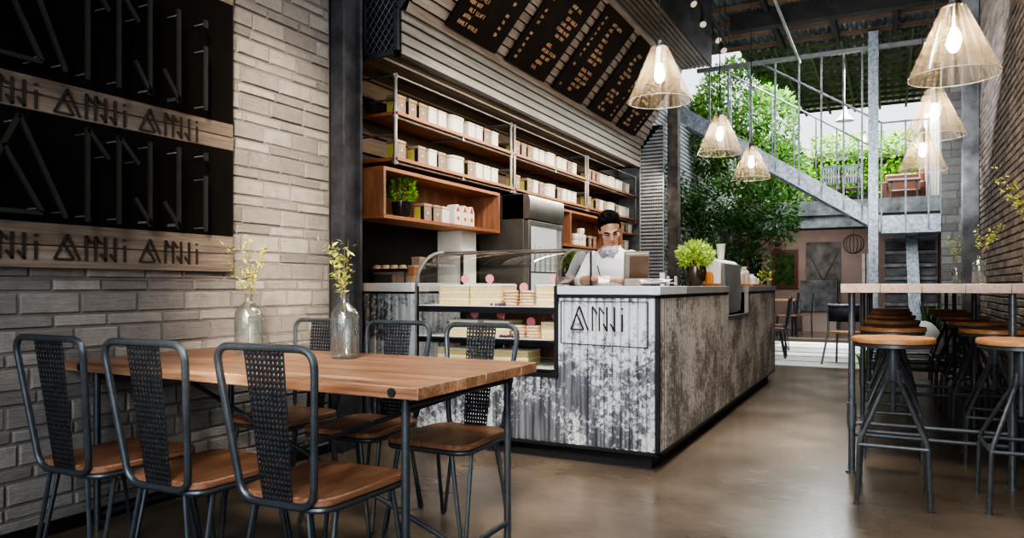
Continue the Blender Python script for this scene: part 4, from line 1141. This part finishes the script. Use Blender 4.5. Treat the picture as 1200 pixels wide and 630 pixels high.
for i, (x, y, h) in enumerate(((-1.42,8.02,.17),(-1.40,8.2,.20),(-1.36,8.42,.12),(-1.36,8.60,.09))):
    tag(MB().lathe([(0,0),(.055,0),(.06,.02),(.058,h*.7),(.03,h*.82),(.03,h),(0,h)], 18, cap=False).build('jar', M['tinlid' if i < 2 else 'white'], ang=45, loc=(x,y,1.132)), 'pale jar on the far counter tray, %s' % ('nearest','tallest','third','smallest')[i], 'jar', 'jars on the far counter tray')
g = MB(); rr = random.Random(8); foliage(g, (0,0,.10), (.07,.07,.07), 60, .045, .02, rr); 
o = thing('small_plant', 'tiny yellow-green plant at the far counter corner', 'plant', (-1.32,9.12,1.12)); g.build('leaves', M['leaf_y'], o, 180)
MB().lathe([(0,0),(.025,0),(.03,.05),(0,.05)], 14, cap=False).build('pot', M['pot_black'], o)

# ------------------------------------------------------------------ barista
ba = thing('person', 'barista in white shirt and grey bow tie writing on a pad at the counter', 'person', (-1.855,5.27,0))
def remesh(o, vox, it=6, fac=.5):
    m = o.modifiers.new('Remesh', 'REMESH'); m.mode = 'VOXEL'; m.voxel_size = vox; m.use_smooth_shade = True
    m = o.modifiers.new('Smooth', 'SMOOTH'); m.iterations = it; m.factor = fac
    return o
HC = V((.015,-.120,1.545)); HM = rot('Z', 24) @ rot('Y', -8) @ rot('X', 38)
def H(p): return HC + HM @ V(p)
def ring_loft(mb, secs, seg=20):
    # secs: (cx,cy,cz,rx,ry)
    vs = []
    for cx, cy, cz, rx, ry in secs:
        for k_ in range(seg):
            a = 2*PI*k_/seg; vs.append((cx+rx*math.cos(a), cy+ry*math.sin(a), cz))
    n = len(secs)
    fs = [(i*seg+k_, i*seg+(k_+1)%seg, (i+1)*seg+(k_+1)%seg, (i+1)*seg+k_) for i in range(n-1) for k_ in range(seg)]
    fs += [tuple(reversed(range(seg))), tuple((n-1)*seg+k_ for k_ in range(seg))]
    mb.add(vs, fs)
g = MB()
# head
g.ell(H((0,.012,.028)), (.076,.094,.088), HM); g.ell(H((0,-.012,-.025)), (.064,.078,.085), HM); g.ell(H((0,-.045,-.082)), (.036,.038,.030), HM)
g.ell(H((0,-.072,.020)), (.05,.020,.016), HM)                                     # brow
g.tube([H((0,-.088,.012)), H((0,-.104,-.018)), H((0,-.112,-.030))], [.009,.012,.014], 8); g.ell(H((0,-.094,-.034)), (.018,.014,.009), HM)  # nose
for s_ in (-1,1):
    g.ell(H((s_*.045,-.066,-.018)), (.022,.02,.016), HM); g.ell(H((s_*.077,.012,-.012)), (.010,.020,.032), HM)
g.ell(H((0,-.082,-.060)), (.026,.012,.009), HM)
g.tube([H((0,.02,-.05)), (0.0,-.055,1.42), (0,-.03,1.36)], [.055,.054,.062], 14)
# torso, pelvis, legs
ring_loft(g, [(0,.05,.86,.15,.10),(0,.05,.96,.16,.11),(0,.02,1.10,.145,.10),(0,-.02,1.25,.155,.10),(0,-.03,1.34,.14,.085),(0,-.035,1.39,.08,.065)])
for s_ in (-1,1):
    g.tube([(s_*.09,.05,.92),(s_*.10,.03,.50),(s_*.10,.06,.09)], [.085,.058,.042], 12)
    g.ell((s_*.105,-.005,.045), (.045,.125,.042))
# arms with hands
SHR, ELR, WRR = V((-.150,-.03,1.335)), V((-.225,-.105,1.155)), V((.00,-.355,1.175))
SHL, ELL, WRL = V((.150,-.03,1.335)), V((.195,-.13,1.155)), V((.155,-.335,1.165))
for S, E_, W_ in ((SHR,ELR,WRR),(SHL,ELL,WRL)):
    g.tube([S, S.lerp(E_,.5), E_], [.046,.042,.038], 12); g.ell(E_, (.038,.038,.038)); g.tube([E_, E_.lerp(W_,.4), W_], [.040,.036,.026], 12)
def fingers(mb, base, fwd, side, up, curl, n=4, L=.07, thick=.0085):
    for i in range(n):
        k_ = (i-(n-1)/2); b = base + side*k_*.0175
        l = L*(.86,1.0,.95,.78)[i]
        p1 = b + fwd*l*.42 + up*(-.1*l*curl); p2 = p1 + (fwd*(1-.6*curl) - up*curl).normalized()*l*.33; p3 = p2 + (fwd*(.6-1.3*curl) - up*(1.0*curl)).normalized()*l*.27
        mb.tube([b, p1, p2, p3], [thick,thick*.98,thick*.9,thick*.75], 8)
def hand(mb, W_, fwd, side, up, curl, thumb):
    fwd = V(fwd).normalized(); side = V(side); side = (side - fwd*side.dot(fwd)).normalized(); up = V(up); up = (up-fwd*up.dot(fwd)-side*up.dot(side)).normalized()
    Mx = Matrix((side, fwd, up)).transposed()
    mb.ell(W_ + fwd*.045, (.040,.050,.016), Mx); mb.tube([W_-fwd*.02, W_+fwd*.025], [.026,.027], 10)
    fingers(mb, W_ + fwd*.082, fwd, side, up, curl)
    b = W_ + fwd*.025 + side*thumb*.034
    mb.tube([b, b+fwd*.030+side*thumb*.022-up*.008, b+fwd*.058+side*thumb*.018-up*.020], [.013,.011,.009], 8)
hand(g, WRR, (.95,-.35,.02), (.35,.9,.1), (-.1,.1,1), .62, 1)
hand(g, WRL, (-.75,-.62,.05), (.55,-.75,.1), (.1,.1,1), .55, -1)
body = remesh(g.build('body', M['skin'], ba, 180), .0065, 5, .4)
# hair
g = MB(); g.ell(H((0,.028,.055)), (.084,.094,.078), HM); g.ell(H((0,.07,.0)), (.068,.050,.07), HM)
rr = random.Random(3)
for i in range(26):
    a = rr.uniform(-1,1); q = H((a*.062, -.045+rr.uniform(-.01,.07), .108+rr.uniform(-.01,.012)*1)); d = HM @ V((a*.3+rr.uniform(-.3,.3), rr.uniform(-.55,.1), rr.uniform(.35,.7)))
    g.tube([q - d*.03, q + d*.022, q + d*.045 + HM @ V((.01,-.006,0))], [.020,.015,.006], 7)
for s_ in (-1,1): g.ell(H((s_*.074,.004,.022)), (.011,.030,.034), HM)
remesh(g.build('hair', M['hair'], ba, 180), .006, 2, .3)
for s_ in (-1,1):
    g = MB().tube([H((s_*.014,-.094,.020)), H((s_*.032,-.090,.028)), H((s_*.052,-.074,.020))], [.0045,.0055,.0035], 6); g.build('eyebrow', M['hair'], ba, 180)
    g = MB().ell(H((s_*.031,-.0845,.002)), (.013,.006,.0042), HM, 12, 8); o = g.build('eye', M['eyew'], ba, 180)
    MB().ell(H((s_*.031,-.0890,-.002)), (.006,.0025,.0035), HM, 10, 6).build('iris', M['eye'], o, 180)
    MB().tube([H((s_*.017,-.090,.004)), H((s_*.031,-.0925,.0085)), H((s_*.046,-.082,.004))], .0028, 6).build('eyelid', M['eye'], ba, 180)
g = MB().tube([H((-.022,-.090,-.061)), H((0,-.0965,-.059)), H((.022,-.090,-.061))], [.003,.0055,.003], 8); g.build('mouth', M['lip'], ba, 180)
# shirt
g = MB()
ring_loft(g, [(0,.05,.90,.168,.122),(0,.045,.98,.17,.122),(0,.02,1.10,.165,.122),(0,-.02,1.24,.168,.118),(0,-.035,1.32,.165,.105),(0,-.04,1.365,.135,.088),(0,-.045,1.395,.095,.075),(0,-.05,1.42,.066,.062)])
for S, E_, W_ in ((SHR,ELR,WRR),(SHL,ELL,WRL)):
    g.ell(S, (.056,.060,.056)); g.tube([S, S.lerp(E_,.35), S.lerp(E_,.7), E_], [.057,.056,.053,.050], 14); g.ell(E_, (.050,.050,.050)); g.tube([E_, E_.lerp(W_,.22)], [.050,.046], 14)
remesh(g.build('shirt', M['shirt'], ba, 180), .010, 4, .5)
g = MB(); NB = V((0,-.055,1.400))
for s_ in (-1,1):
    g.add([NB+V((s_*.005,-.072,-.02)), NB+V((s_*.064,-.03,.016)), NB+V((s_*.060,.045,.030)), NB+V((s_*.080,.04,-.012)), NB+V((s_*.076,-.060,-.030)), NB+V((s_*.045,-.088,-.062))], [(0,1,4,5),(1,2,3,4)])
g.build('collar', M['collar'], ba, 180, solid=.006)
g = MB(); BT = V((.008,-.146,1.352))
for s_ in (-1,1):
    g.prism([(0,-.009),(s_*.045,-.026),(s_*.048,.022),(0,.009)] if s_ > 0 else [(0,.009),(s_*.048,.022),(s_*.045,-.026),(0,-.009)], lambda a, b, h: (BT.x+a, BT.y+h+.25*abs(a), BT.z+b), -.007, .007)
g.ell(BT+V((0,-.004,0)), (.010,.010,.011)); g.build('bow_tie', M['bow'], ba, bevel=.003)
g = MB(); ring_loft(g, [(0,.05,.88,.165,.118),(0,.05,.99,.168,.12)])
for s_ in (-1,1): g.tube([(s_*.088,.05,.93),(s_*.10,.03,.50),(s_*.10,.06,.07)], [.098,.075,.062], 14)
remesh(g.build('trousers', M['trouser'], ba, 180), .012, 3, .5)
for s_ in (-1,1):
    g = MB(); g.ell((s_*.105,-.01,.045), (.052,.14,.046)); g.box((s_*.105-.045,-.13,0), (s_*.105+.045,.10,.02)); remesh(g.build('shoe', M['black'], ba, 180), .01, 2)
# pen and pad
pd = WRL + V((-.075,-.07,.012))
tag(MB().tube([V((-1.87,5.27,0))+V((.075,-.415,1.15)), V((-1.87,5.27,0))+V((.028,-.375,1.265))], [.002,.005], 8).build('pen', M['black']), 'black pen in the hand of the barista', 'pen')
g = MB().obox((0,0,0), (.075,.11,.012), rot('Z', 20) @ rot('X', 22)); tag(g.build('notepad', M['paper'], loc=(-1.775,4.845,1.165)), 'small white notepad held by the barista', 'notepad')

# ------------------------------------------------------------------ staircase
sr = thing('staircase', 'grey steel staircase with landing and hanging rods before the courtyard', 'staircase', (0,12.5,0))
YS = 0.0
def lin(x): return 2.06 + (-.104-x)*(3.27-2.06)/(1.954-.104)
for yy in (0, .85):
    g = MB(); a, b = V((-.104,yy,2.065)), V((-3.3,yy,lin(-3.3))); 
    g.add([(-.104,yy-.02,1.935),(-.104,yy+.02,1.935),(-.104,yy+.02,2.19),(-.104,yy-.02,2.19),(-3.3,yy-.02,lin(-3.3)-.15),(-3.3,yy+.02,lin(-3.3)-.15),(-3.3,yy+.02,lin(-3.3)+.15),(-3.3,yy-.02,lin(-3.3)+.15)],
          [(0,1,2,3),(4,7,6,5),(0,3,7,4),(1,5,6,2),(3,2,6,7),(0,4,5,1)])
    g.build('stringer', M['galv'], sr)
x = -.26; 
for i in range(11):
    z = lin(x)+.10; MB().box((x-.28,0.02,z), (x,.83,z+.035)).build('tread', M['galv_d'], sr); x -= .28
MB().box((-.104,-.02,1.92), (.684,1.1,2.19)).build('landing', M['galv'], sr, bevel=.004)
# top beam, rods, handrails
MB().box((-2.9,-.04,4.74), (1.0,.04,4.80)).build('top_beam', M['pipe'], sr)
for xx in [-2.687,-2.38,-2.03,-1.64,-1.28,-.95,-.63,-.37]:
    MB().box((xx-.014,-.035,lin(xx)-.10), (xx+.014,-.022,4.76)).build('rod', M['galv_d'], sr)
for xx in (-.104,.22,.52): MB().box((xx-.012,-.035,1.96), (xx+.012,-.022,3.62)).build('rod', M['galv_d'], sr)
for xx in [-2.5,-2.15,-1.8,-1.45,-1.1,-.78,-.45]:
    MB().tube([(xx,.84,lin(xx)),(xx,.84,lin(xx)+1.25)], .011, 6).build('rod', M['galv_d'], sr)
MB().tube([(-1.85,-.03,4.74),(-.18,-.03,3.66),(-.104,-.03,3.60),(.68,-.03,3.60)], .016, 8).build('handrail', M['galv_d'], sr)
MB().tube([(-2.6,.84,lin(-2.6)+1.25),(-.3,.84,lin(-.3)+1.25)], .016, 8).build('handrail', M['galv_d'], sr)
# lower flight behind the landing
lf_ = thing('lower_stair_flight', 'dark stone lower stair flight with steel centre spine below the landing', 'staircase', (.3,12.6,0))
for i in range(9):
    z = .21*i; MB().box((-.36,1.0-.0+i*.02-.25+.0,z+.03), (.36,1.06+i*.02,z+.20)).build('riser', M['concrete'], lf_, bevel=.004)
    MB().box((-.38,.70+i*.02,z+.17), (.38,1.06+i*.02,z+.215)).build('tread', M['galv_d'], lf_)
g = MB(); g.add([(-.07,.66,1.92),(.10,.66,1.92),(.10,.70,1.92),(-.07,.70,1.92),(-.0,.28,0),(.17,.28,0),(.17,.34,0),(0,.34,0)], [(0,3,2,1),(4,5,6,7),(0,1,5,4),(2,3,7,6),(1,2,6,5),(3,0,4,7)]); g.build('centre_spine', M['galv'], lf_)
# stair column
g = MB(); g.box((-.285,12.40,0), (-.145,12.415,5.0)).box((-.285,12.55,0), (-.145,12.565,5.0)).box((-.235,12.415,0), (-.195,12.55,5.0))
tag(g.build('stair_column', M['galv'], bevel=.003), 'tall pale grey steel column beside the stair landing', 'column')

# ------------------------------------------------------------------ courtyard planting
def tree(label, loc, blobs, mat, n, L, trunk, seed):
    rr = random.Random(seed); t_ = thing('courtyard_tree', label, 'tree', loc)
    g = MB(); top = max(b[0][2] for b in blobs)
    g.tube([(0,0,0),(.03,.02,trunk*.5),(-.02,0,trunk),(.05,0,top)], [.045,.038,.03,.012], 8)
    for c, r in blobs:
        g.tube([(0,0,min(trunk,c[2]*.8)), (c[0]*.5,c[1]*.5,(trunk+c[2])/2), c], [.025,.018,.006], 6)
    g.build('trunk', M['bark'], t_)
    lf = MB(); tot = sum(r[0]*r[1]*r[2] for _, r in blobs)
    for c, r in blobs: foliage(lf, c, r, int(n*(r[0]*r[1]*r[2])/tot), L, L*.45, rr, -.1)
    lf.build('leaves', M[mat], t_, 180); return t_
tree('tall light-green leafy tree rising behind the staircase into the open roof', (-2.55,14.5,0), [((-.1,0,4.6),(.75,.7,.9)), ((.45,.2,4.2),(.6,.6,.8)), ((-.6,.1,4.1),(.5,.6,.9)), ((.2,0,3.4),(.75,.6,.6)), ((.75,.1,3.35),(.45,.5,.55))], 'leaf', 9000, .105, 2.6, 1)
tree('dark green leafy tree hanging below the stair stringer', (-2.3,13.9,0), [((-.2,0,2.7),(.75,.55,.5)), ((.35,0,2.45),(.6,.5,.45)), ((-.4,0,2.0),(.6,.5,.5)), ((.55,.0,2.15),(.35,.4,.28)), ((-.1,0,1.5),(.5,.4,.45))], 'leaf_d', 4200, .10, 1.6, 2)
# ivy on the courtyard wall
rr = random.Random(9); lf = MB()
for c in range(26):
    y = rr.uniform(11.9,16.5); z = rr.uniform(.7,2.9); foliage(lf, (-3.36,y,z), (.10,.40,.42), 110, .09, .045, rr, -.5)
tag(lf.build('climbing_ivy', M['leaf_d'], ang=180), 'dark ivy climbing the pale slatted courtyard wall', 'ivy')
# plants by the bar table's end
def tuft(label, loc, n, h, mat, seed, spread=.25):
    rr = random.Random(seed); p = thing('grass_tuft', label, 'plant', loc); g = MB()
    for i in range(n):
        a = rr.random()*2*PI; l = h*rr.uniform(.6,1.); k_ = rr.uniform(.2,1)*spread; w = rr.uniform(.012,.022)
        b = V((rr.uniform(-.06,.06), rr.uniform(-.06,.06), 0)); d = V((math.cos(a)*k_, math.sin(a)*k_, 0)); s_ = V((-math.sin(a), math.cos(a), 0))*w
        m_ = b + d*.45 + V((0,0,l*.7)); e = b + d*1.1 + V((0,0,l))
        g.rnd(); g.add([b-s_*.6, b+s_*.6, m_+s_, m_-s_, e], [(0,1,2,3),(3,2,4)])
    g.build('blades', M[mat], p, 180); return p
tuft('spiky dark green plant behind the pale boulder', (.50,12.0,0), 46, .98, 'leaf_d', 1, .30)
tuft('spiky green plant left of the pale boulder', (-.05,11.2,0), 40, .50, 'leaf_pot', 2, .28)
tuft('low green grass between the left bar stools and the courtyard', (-.30,10.75,0), 24, .34, 'leaf_pot', 3, .2)
rr = random.Random(2); g = MB(); g.ell((0,0,.26), (.30,.26,.36), None, 24, 16)
g.v = [(x*(1+.10*math.sin(7*z+5*y)+.07*math.sin(11*x)), y*(1+.08*math.sin(9*x+4*z)), max(0, z*(1+.08*math.sin(8*x+3*y)) + .12*x)) for x, y, z in g.v]
tag(g.build('boulder', M['rock'], ang=60, loc=(.34,11.45,0)), 'pale rounded boulder at the far end of the bar table', 'boulder')
# mezzanine hedges
def hedge(label, x0, x1, y, z, h, n, seed):
    rr = random.Random(seed); p = thing('planter_hedge', label, 'plant', ((x0+x1)/2, y, z)); w = (x1-x0)/2
    MB().box((-w,-.14,-.20), (w,.138,0)).build('planter_box', M['concrete'], p)
    if z < 4:
        for sx in (-1,1): MB().box((sx*(w-.08)-.03,-.06,2.8-z), (sx*(w-.08)+.03,.0,-.20)).build('support_post', M['concrete'], p)
    g = MB()
    for i in range(n):
        d = V((rr.uniform(-1,1), rr.uniform(-1,.4), rr.uniform(-.3,1)))
        g.leaf((rr.uniform(-w,w), rr.uniform(-.24,.06), rr.uniform(-.22,h) if rr.random() < .7 else rr.uniform(-.4,0)), d, (rr.uniform(-1,1), rr.uniform(-1,1), 1), .10*rr.uniform(.7,1.4), .075)
    g.build('leaves', M['leaf_b'], p, 180); return p
hedge('bright green hedge in the upper planter at the terrace back wall', -1.7, .55, 19.55, 4.36, .42, 1300, 1)
hedge('bright green hedge in the lower planter at the terrace back wall', -1.75, -.45, 19.56, 3.68, .38, 800, 2)
hedge('bright green hedge trailing behind the brown terrace armchair', -.25, .62, 19.56, 3.62, .34, 700, 3)
tree('bright leafy bush on the mezzanine left of the terrace table', (-2.2,17.9,2.8), [((0,0,1.0),(.6,.4,.7)), ((.35,0,.5),(.4,.35,.4))], 'leaf_b', 1500, .10, .4, 6)

# mezzanine furniture
def small_table(label, loc, w, d, h, mat, leg='steel'):
    t_ = thing('small_table', label, 'table', loc)
    MB().box((-w/2,-d/2,h-.04), (w/2,d/2,h)).build('tabletop', M[mat], t_, bevel=.004)
    for sx in (-1,1):
        for sy in (-1,1): MB().tube([(sx*(w/2-.05),sy*(d/2-.05),0),(sx*(w/2-.08),sy*(d/2-.08),h-.04)], .015, 8).build('leg', M[leg], t_)
    return t_
small_table('small terrace table with pinkish top upstairs behind the stair rods', (-.95,18.2,2.8), .75, .6, .78, 'bartop')
small_table('low pinkish table before the brown terrace armchair', (.28,17.55,2.8), .62, .4, .58, 'bartop')
def slat_chair(label, loc, rz, group=None):
    c = thing('slatted_chair', label, 'chair', loc, rz, group)
    MB().box((-.2,-.2,.43), (.2,.2,.455)).build('seat', M['seat'], c, bevel=.005)
    for sx in (-1,1):
        MB().tube([(sx*.19,-.2,0),(sx*.19,-.19,.45),(sx*.19,-.24,.92)], .013, 8).build('back_post', M['steel_chair'], c)
        MB().tube([(sx*.19,.2,0),(sx*.18,.18,.43)], .013, 8).build('leg', M['steel_chair'], c)
    for k_ in range(7): MB().box((-.165+k_*.05,-.245,.52), (-.135+k_*.05,-.232,.90)).build('back_slat', M['galv_d'], c)
    MB().box((-.19,-.248,.88), (.19,-.228,.93)).build('top_rail', M['steel_chair'], c)
    return c
s1 = slat_chair('slatted grey chair at the terrace table, left one', (-1.12,17.55,2.8), 0, 'slatted terrace chairs')
dup(s1, 'slatted grey chair at the terrace table, right one', (-.68,17.55,2.8), 0)
ac = thing('armchair', 'brown leather armchair on the terrace by the white curtain', 'armchair', (.28,18.35,2.8))
MB().box((-.36,-.36,.12), (.36,.36,.42)).build('seat', M['leather'], ac, bevel=.04)
g = MB(); g.obox((0,.36,.55), (.74,.14,.62), rot('X', -10)); g.build('backrest', M['leather'], ac, bevel=.05)
g = MB(); g.prism([(-.36,.12),(.36,.12),(.42,.95),(.24,.95),(.12,.62),(-.36,.58)], lambda a, b, h: (h, a, b), .30, .42); g.build('armrest', M['leather'], ac, bevel=.03)
MB().box((-.42,-.36,.12), (-.30,.36,.60)).build('armrest', M['leather'], ac, bevel=.03)
for sx in (-1,1):
    for sy in (-1,1): MB().tube([(sx*.32,sy*.3,0),(sx*.32,sy*.3,.14)], .02, 8).build('leg', M['black'], ac)
g = MB(); n = 24
for i in range(n): pass
vs = []; 
for z in (2.8, 5.0):
    for i in range(25): vs.append((.70+i*.0125, 18.9+.02*math.sin(i*1.3), z))
g.add(vs, [(i, i+1, 26+i, 25+i) for i in range(24)])
tag(g.build('white_curtain', M['white'], ang=180), 'white curtain hanging at the right of the terrace', 'curtain')

# ------------------------------------------------------------------ back room
dr = struct(MB().box((-1.83,19.46,0), (-1.05,19.5,2.2)).build('door_1', M['greydoor'])); MB().bar((-1.8,19.45,2.0), (-1.44,19.45,1.25), .03, .02, (0,1,0)).bar((-1.08,19.45,2.0), (-1.44,19.45,1.25), .03, .02, (0,1,0)).build('door_v_bars', M['concrete'], dr)  # two grey bars forming a V on the door
w1 = struct(MB().box((-2.56,19.47,1.15), (-2.09,19.49,1.95)).build('window_1', M['view']))
MB().box((-2.64,19.44,1.07), (-2.56,19.5,2.03)).box((-2.10,19.44,1.07), (-2.02,19.5,2.03)).box((-2.56,19.44,1.95), (-2.1,19.5,2.03)).box((-2.56,19.44,1.07), (-2.1,19.5,1.15)).build('window_frame', M['leather'], w1)
w2 = struct(MB().box((-3.3,19.47,.4), (-2.9,19.49,1.95)).build('window_2', M['dark']))
w3 = struct(MB().box((-.58,19.47,1.1), (-.42,19.49,1.9)).build('window_3', M['paper'])); MB().box((-.51,19.45,1.1), (-.49,19.47,1.9)).build('window_bar', M['black'], w3)
mb_ = thing('marbled_bar', 'dark marbled block bar standing before the grey back-room door', 'bar', (-1.47,18.7,.05))
MB().box((-.40,-.15,.48), (.40,.15,1.20)).build('marbled_front', M['concrete'], mb_, bevel=.006)
MB().box((-.36,-.1,0), (.38,.12,.48)).build('plinth', M['pinkwall'], mb_)
g = MB()
for k_ in range(8):
    a = PI*k_/8; g.tube([(.22*math.cos(a)*math.cos(t_), .22*math.sin(a)*math.cos(t_), .22*math.sin(t_)) for t_ in [2*PI*i/24 for i in range(24)]], .005, 5, closed=True)
gl_ = thing('wire_globe_lamp', 'dark wire globe lamp hanging in the back room', 'lamp', (-.72,18.4,2.08)); g.build('wire_globe', M['black'], gl_); MB().tube([(0,0,.2),(0,0,.58)], .005, 5).build('cord', M['black'], gl_)
wlp = thing('wall_bracket', 'small brown timber A-shaped bracket on the pinkish back wall', 'bracket', (-2.48,19.3,2.0))
MB().bar((-.14,0,0), (-.02,0,.32), .04, .05).bar((.14,0,0), (.02,0,.32), .04, .05).bar((-.1,0,.08), (.1,0,.08), .03, .03).build('timber_frame', M['seat'], wlp); MB().lathe([(0,0),(.05,0),(.04,.12),(0,.14)], 12, (0,0,.1), False).build('lantern', M['black'], wlp); MB().box((-.03,0,.14), (.03,.2,.2)).build('wall_arm', M['black'], wlp)
small_table('back-room wooden table with orange top beside the tall chairs', (-2.35,17.5,.05), 1.0, .7, .78, 'stoolwood')
dup(ch, 'metal chair standing in the courtyard, nearest past the counter end', (-1.66,12.1,.004), math.radians(95), 'courtyard metal chairs')
dup(ch, 'metal chair in the courtyard, second past the counter end', (-1.78,13.3,.004), math.radians(90), 'courtyard metal chairs')
dup(s1, 'slatted back-room chair, left of two by the orange table', (-1.95,16.6,.05), math.radians(100), 'slatted back-room chairs')
dup(s1, 'slatted back-room chair, right of two by the orange table', (-1.70,17.2,.05), math.radians(95), 'slatted back-room chairs')
# dark metal armless chair with solid band
dcn = thing('metal_chair', 'dark metal chair with solid curved back band beside the bar table', 'chair', (-.56,11.45,0), math.radians(-20))
MB().prism(rounded([(-.19,-.2),(.19,-.2),(.2,.2),(-.2,.2)], .06), lambda a, b, h: (a, b, h), .45, .475).build('seat', M['stoolwood'], dcn, bevel=.004)
g = MB(); arc = [(.21*math.cos(a), -.03-.21*math.sin(a)) for a in [PI*i/12 for i in range(13)]]
g.add([(x, y, z) for z in (.62,.84) for x, y in arc], [(i, i+1, 14+i, 13+i) for i in range(12)]); g.build('back_band', M['ironblue'], dcn, 180, solid=.012)
MB().tube([(x, y, .85) for x, y in arc], .018, 8).build('top_rail', M['galv'], dcn)
for sx in (-1,1):
    MB().tube([(sx*.23,-.24,0),(sx*.17,-.16,.47),(sx*.17,-.15,.84)], .015, 8).build('leg', M['steel'], dcn); MB().tube([(sx*.22,.23,0),(sx*.18,.16,.45)], .015, 8).build('leg', M['steel'], dcn)

# ------------------------------------------------------------------ lights
def area(name, loc, target, sx, sy, e, col):
    l = bpy.data.lights.new(name, 'AREA'); l.shape = 'RECTANGLE'; l.size = sx; l.size_y = sy; l.energy = e; l.color = col
    o = bpy.data.objects.new(name, l); COL.objects.link(o); o.location = loc
    o.rotation_euler = (V(target)-V(loc)).to_track_quat('-Z', 'Y').to_euler(); return o
area('shopfront_daylight', (-.6,-2.2,2.4), (-1.4,6,.9), 3.4, 3.4, 62, (.90,.95,1))
area('skylight', (-.4,5.6,4.7), (-.4,5.6,0), 1.8, 5.0, 100, (1,.94,.86)).data.spread = math.radians(110)
def beam(name, loc, target, sx, sy, e, col, spread):
    o = area(name, loc, target, sx, sy, e, col); o.data.spread = math.radians(spread); return o
beam('sun_on_wall', (.5,-1.1,3.3), (-3.34,3.32,1.42), .50, 2.3, 15, (1,.80,.58), 9)
beam('sun_on_table', (-.2,-1.2,4.2), (-1.9,2.7,.75), 1.6, 1.0, 11, (1,.88,.74), 14)
beam('counter_fill_beam', (-1.3,.3,4.4), (-2.0,4.35,.7), 2.2, 1.2, 8, (.98,.98,1), 16)  # added beam brightening the counter front, which gets no direct sun
beam('sun_on_floor', (-.1,3.0,4.9), (-.35,6.2,0), 1.0, 1.6, 11, (1,.88,.72), 20)
area('shelf_light', (-2.75,7.4,2.62), (-3.7,7.4,1.9), 5.4, .12, 50, (1,.88,.70))
area('menu_wash', (-1.5,7.2,2.6), (-2.8,7.2,3.5), 5.0, .4, 16, (1,.90,.76))
area('front_right_fill', (.2,-1.6,2.3), (.25,8,.9), 1.4, 1.6, 75, (1,.96,.90))
area('wall_fill', (.4,-1.8,1.3), (-3.3,1.7,.7), 1.2, 1.6, 26, (.85,.92,1))
area('barista_light', (-1.2,3.6,3.6), (-1.87,5.2,1.3), .6, .6, 32, (1,.97,.92))
su = bpy.data.lights.new('sun', 'SUN'); su.energy = 5.5; su.color = (1,.95,.86); su.angle = .01
so = bpy.data.objects.new('sun', su); COL.objects.link(so); so.rotation_euler = V((.30,-.16,-.93)).to_track_quat('-Z', 'Y').to_euler()
area('courtyard_sky', (-1.0,14.2,4.9), (-1.0,14.2,0), 2.4, 3.0, 380, (.92,.97,1))
area('terrace_sky', (-.5,18.7,5.0), (-.5,18.9,2.8), 3.0, 1.0, 160, (.95,1,.95))
area('backroom_fill', (-1.6,18.0,2.3), (-1.6,19.0,0.6), 2.0, .8, 16, (1,.92,.85))  # added fill to brighten the back room, no lamp there
area('roof_bounce', (-.4,9.0,3.0), (-.4,10.6,5), 2.4, 2.2, 75, (.9,.95,1))
area('stair_fill', (-1.0,10.2,3.6), (-1.0,12.6,2.8), 2.0, 1.2, 30, (.92,.97,1))  # added fill brightening the stringer and rods, not a stair lamp
area('stair_base_fill', (.1,10.6,2.6), (.3,12.9,.9), 1.2, .6, 22, (.92,.97,1))  # added fill lifting the dark risers under the landing
w = bpy.data.worlds.new('World'); SC.world = w; w.use_nodes = True
w.node_tree.nodes['Background'].inputs[0].default_value = (.88,.93,1,1); w.node_tree.nodes['Background'].inputs[1].default_value = 1.5

# ------------------------------------------------------------------ camera
cam = bpy.data.cameras.new('Camera'); cam.sensor_width = 36; cam.lens = 857/1200*36; cam.shift_y = 20/1200; cam.clip_start = .02
co = bpy.data.objects.new('Camera', cam); COL.objects.link(co); co.location = (0,0,1.12); co.rotation_euler = (PI/2,0,math.radians(27.28))
SC.camera = co
SC.view_settings.view_transform = 'AgX'
SC.view_settings.look = 'AgX - High Contrast'
SC.view_settings.exposure = 0.15
SC.cycles.max_bounces = 8; SC.cycles.transparent_max_bounces = 16; SC.cycles.sample_clamp_indirect = 6
SC.cycles.caustics_reflective = False; SC.cycles.caustics_refractive = False
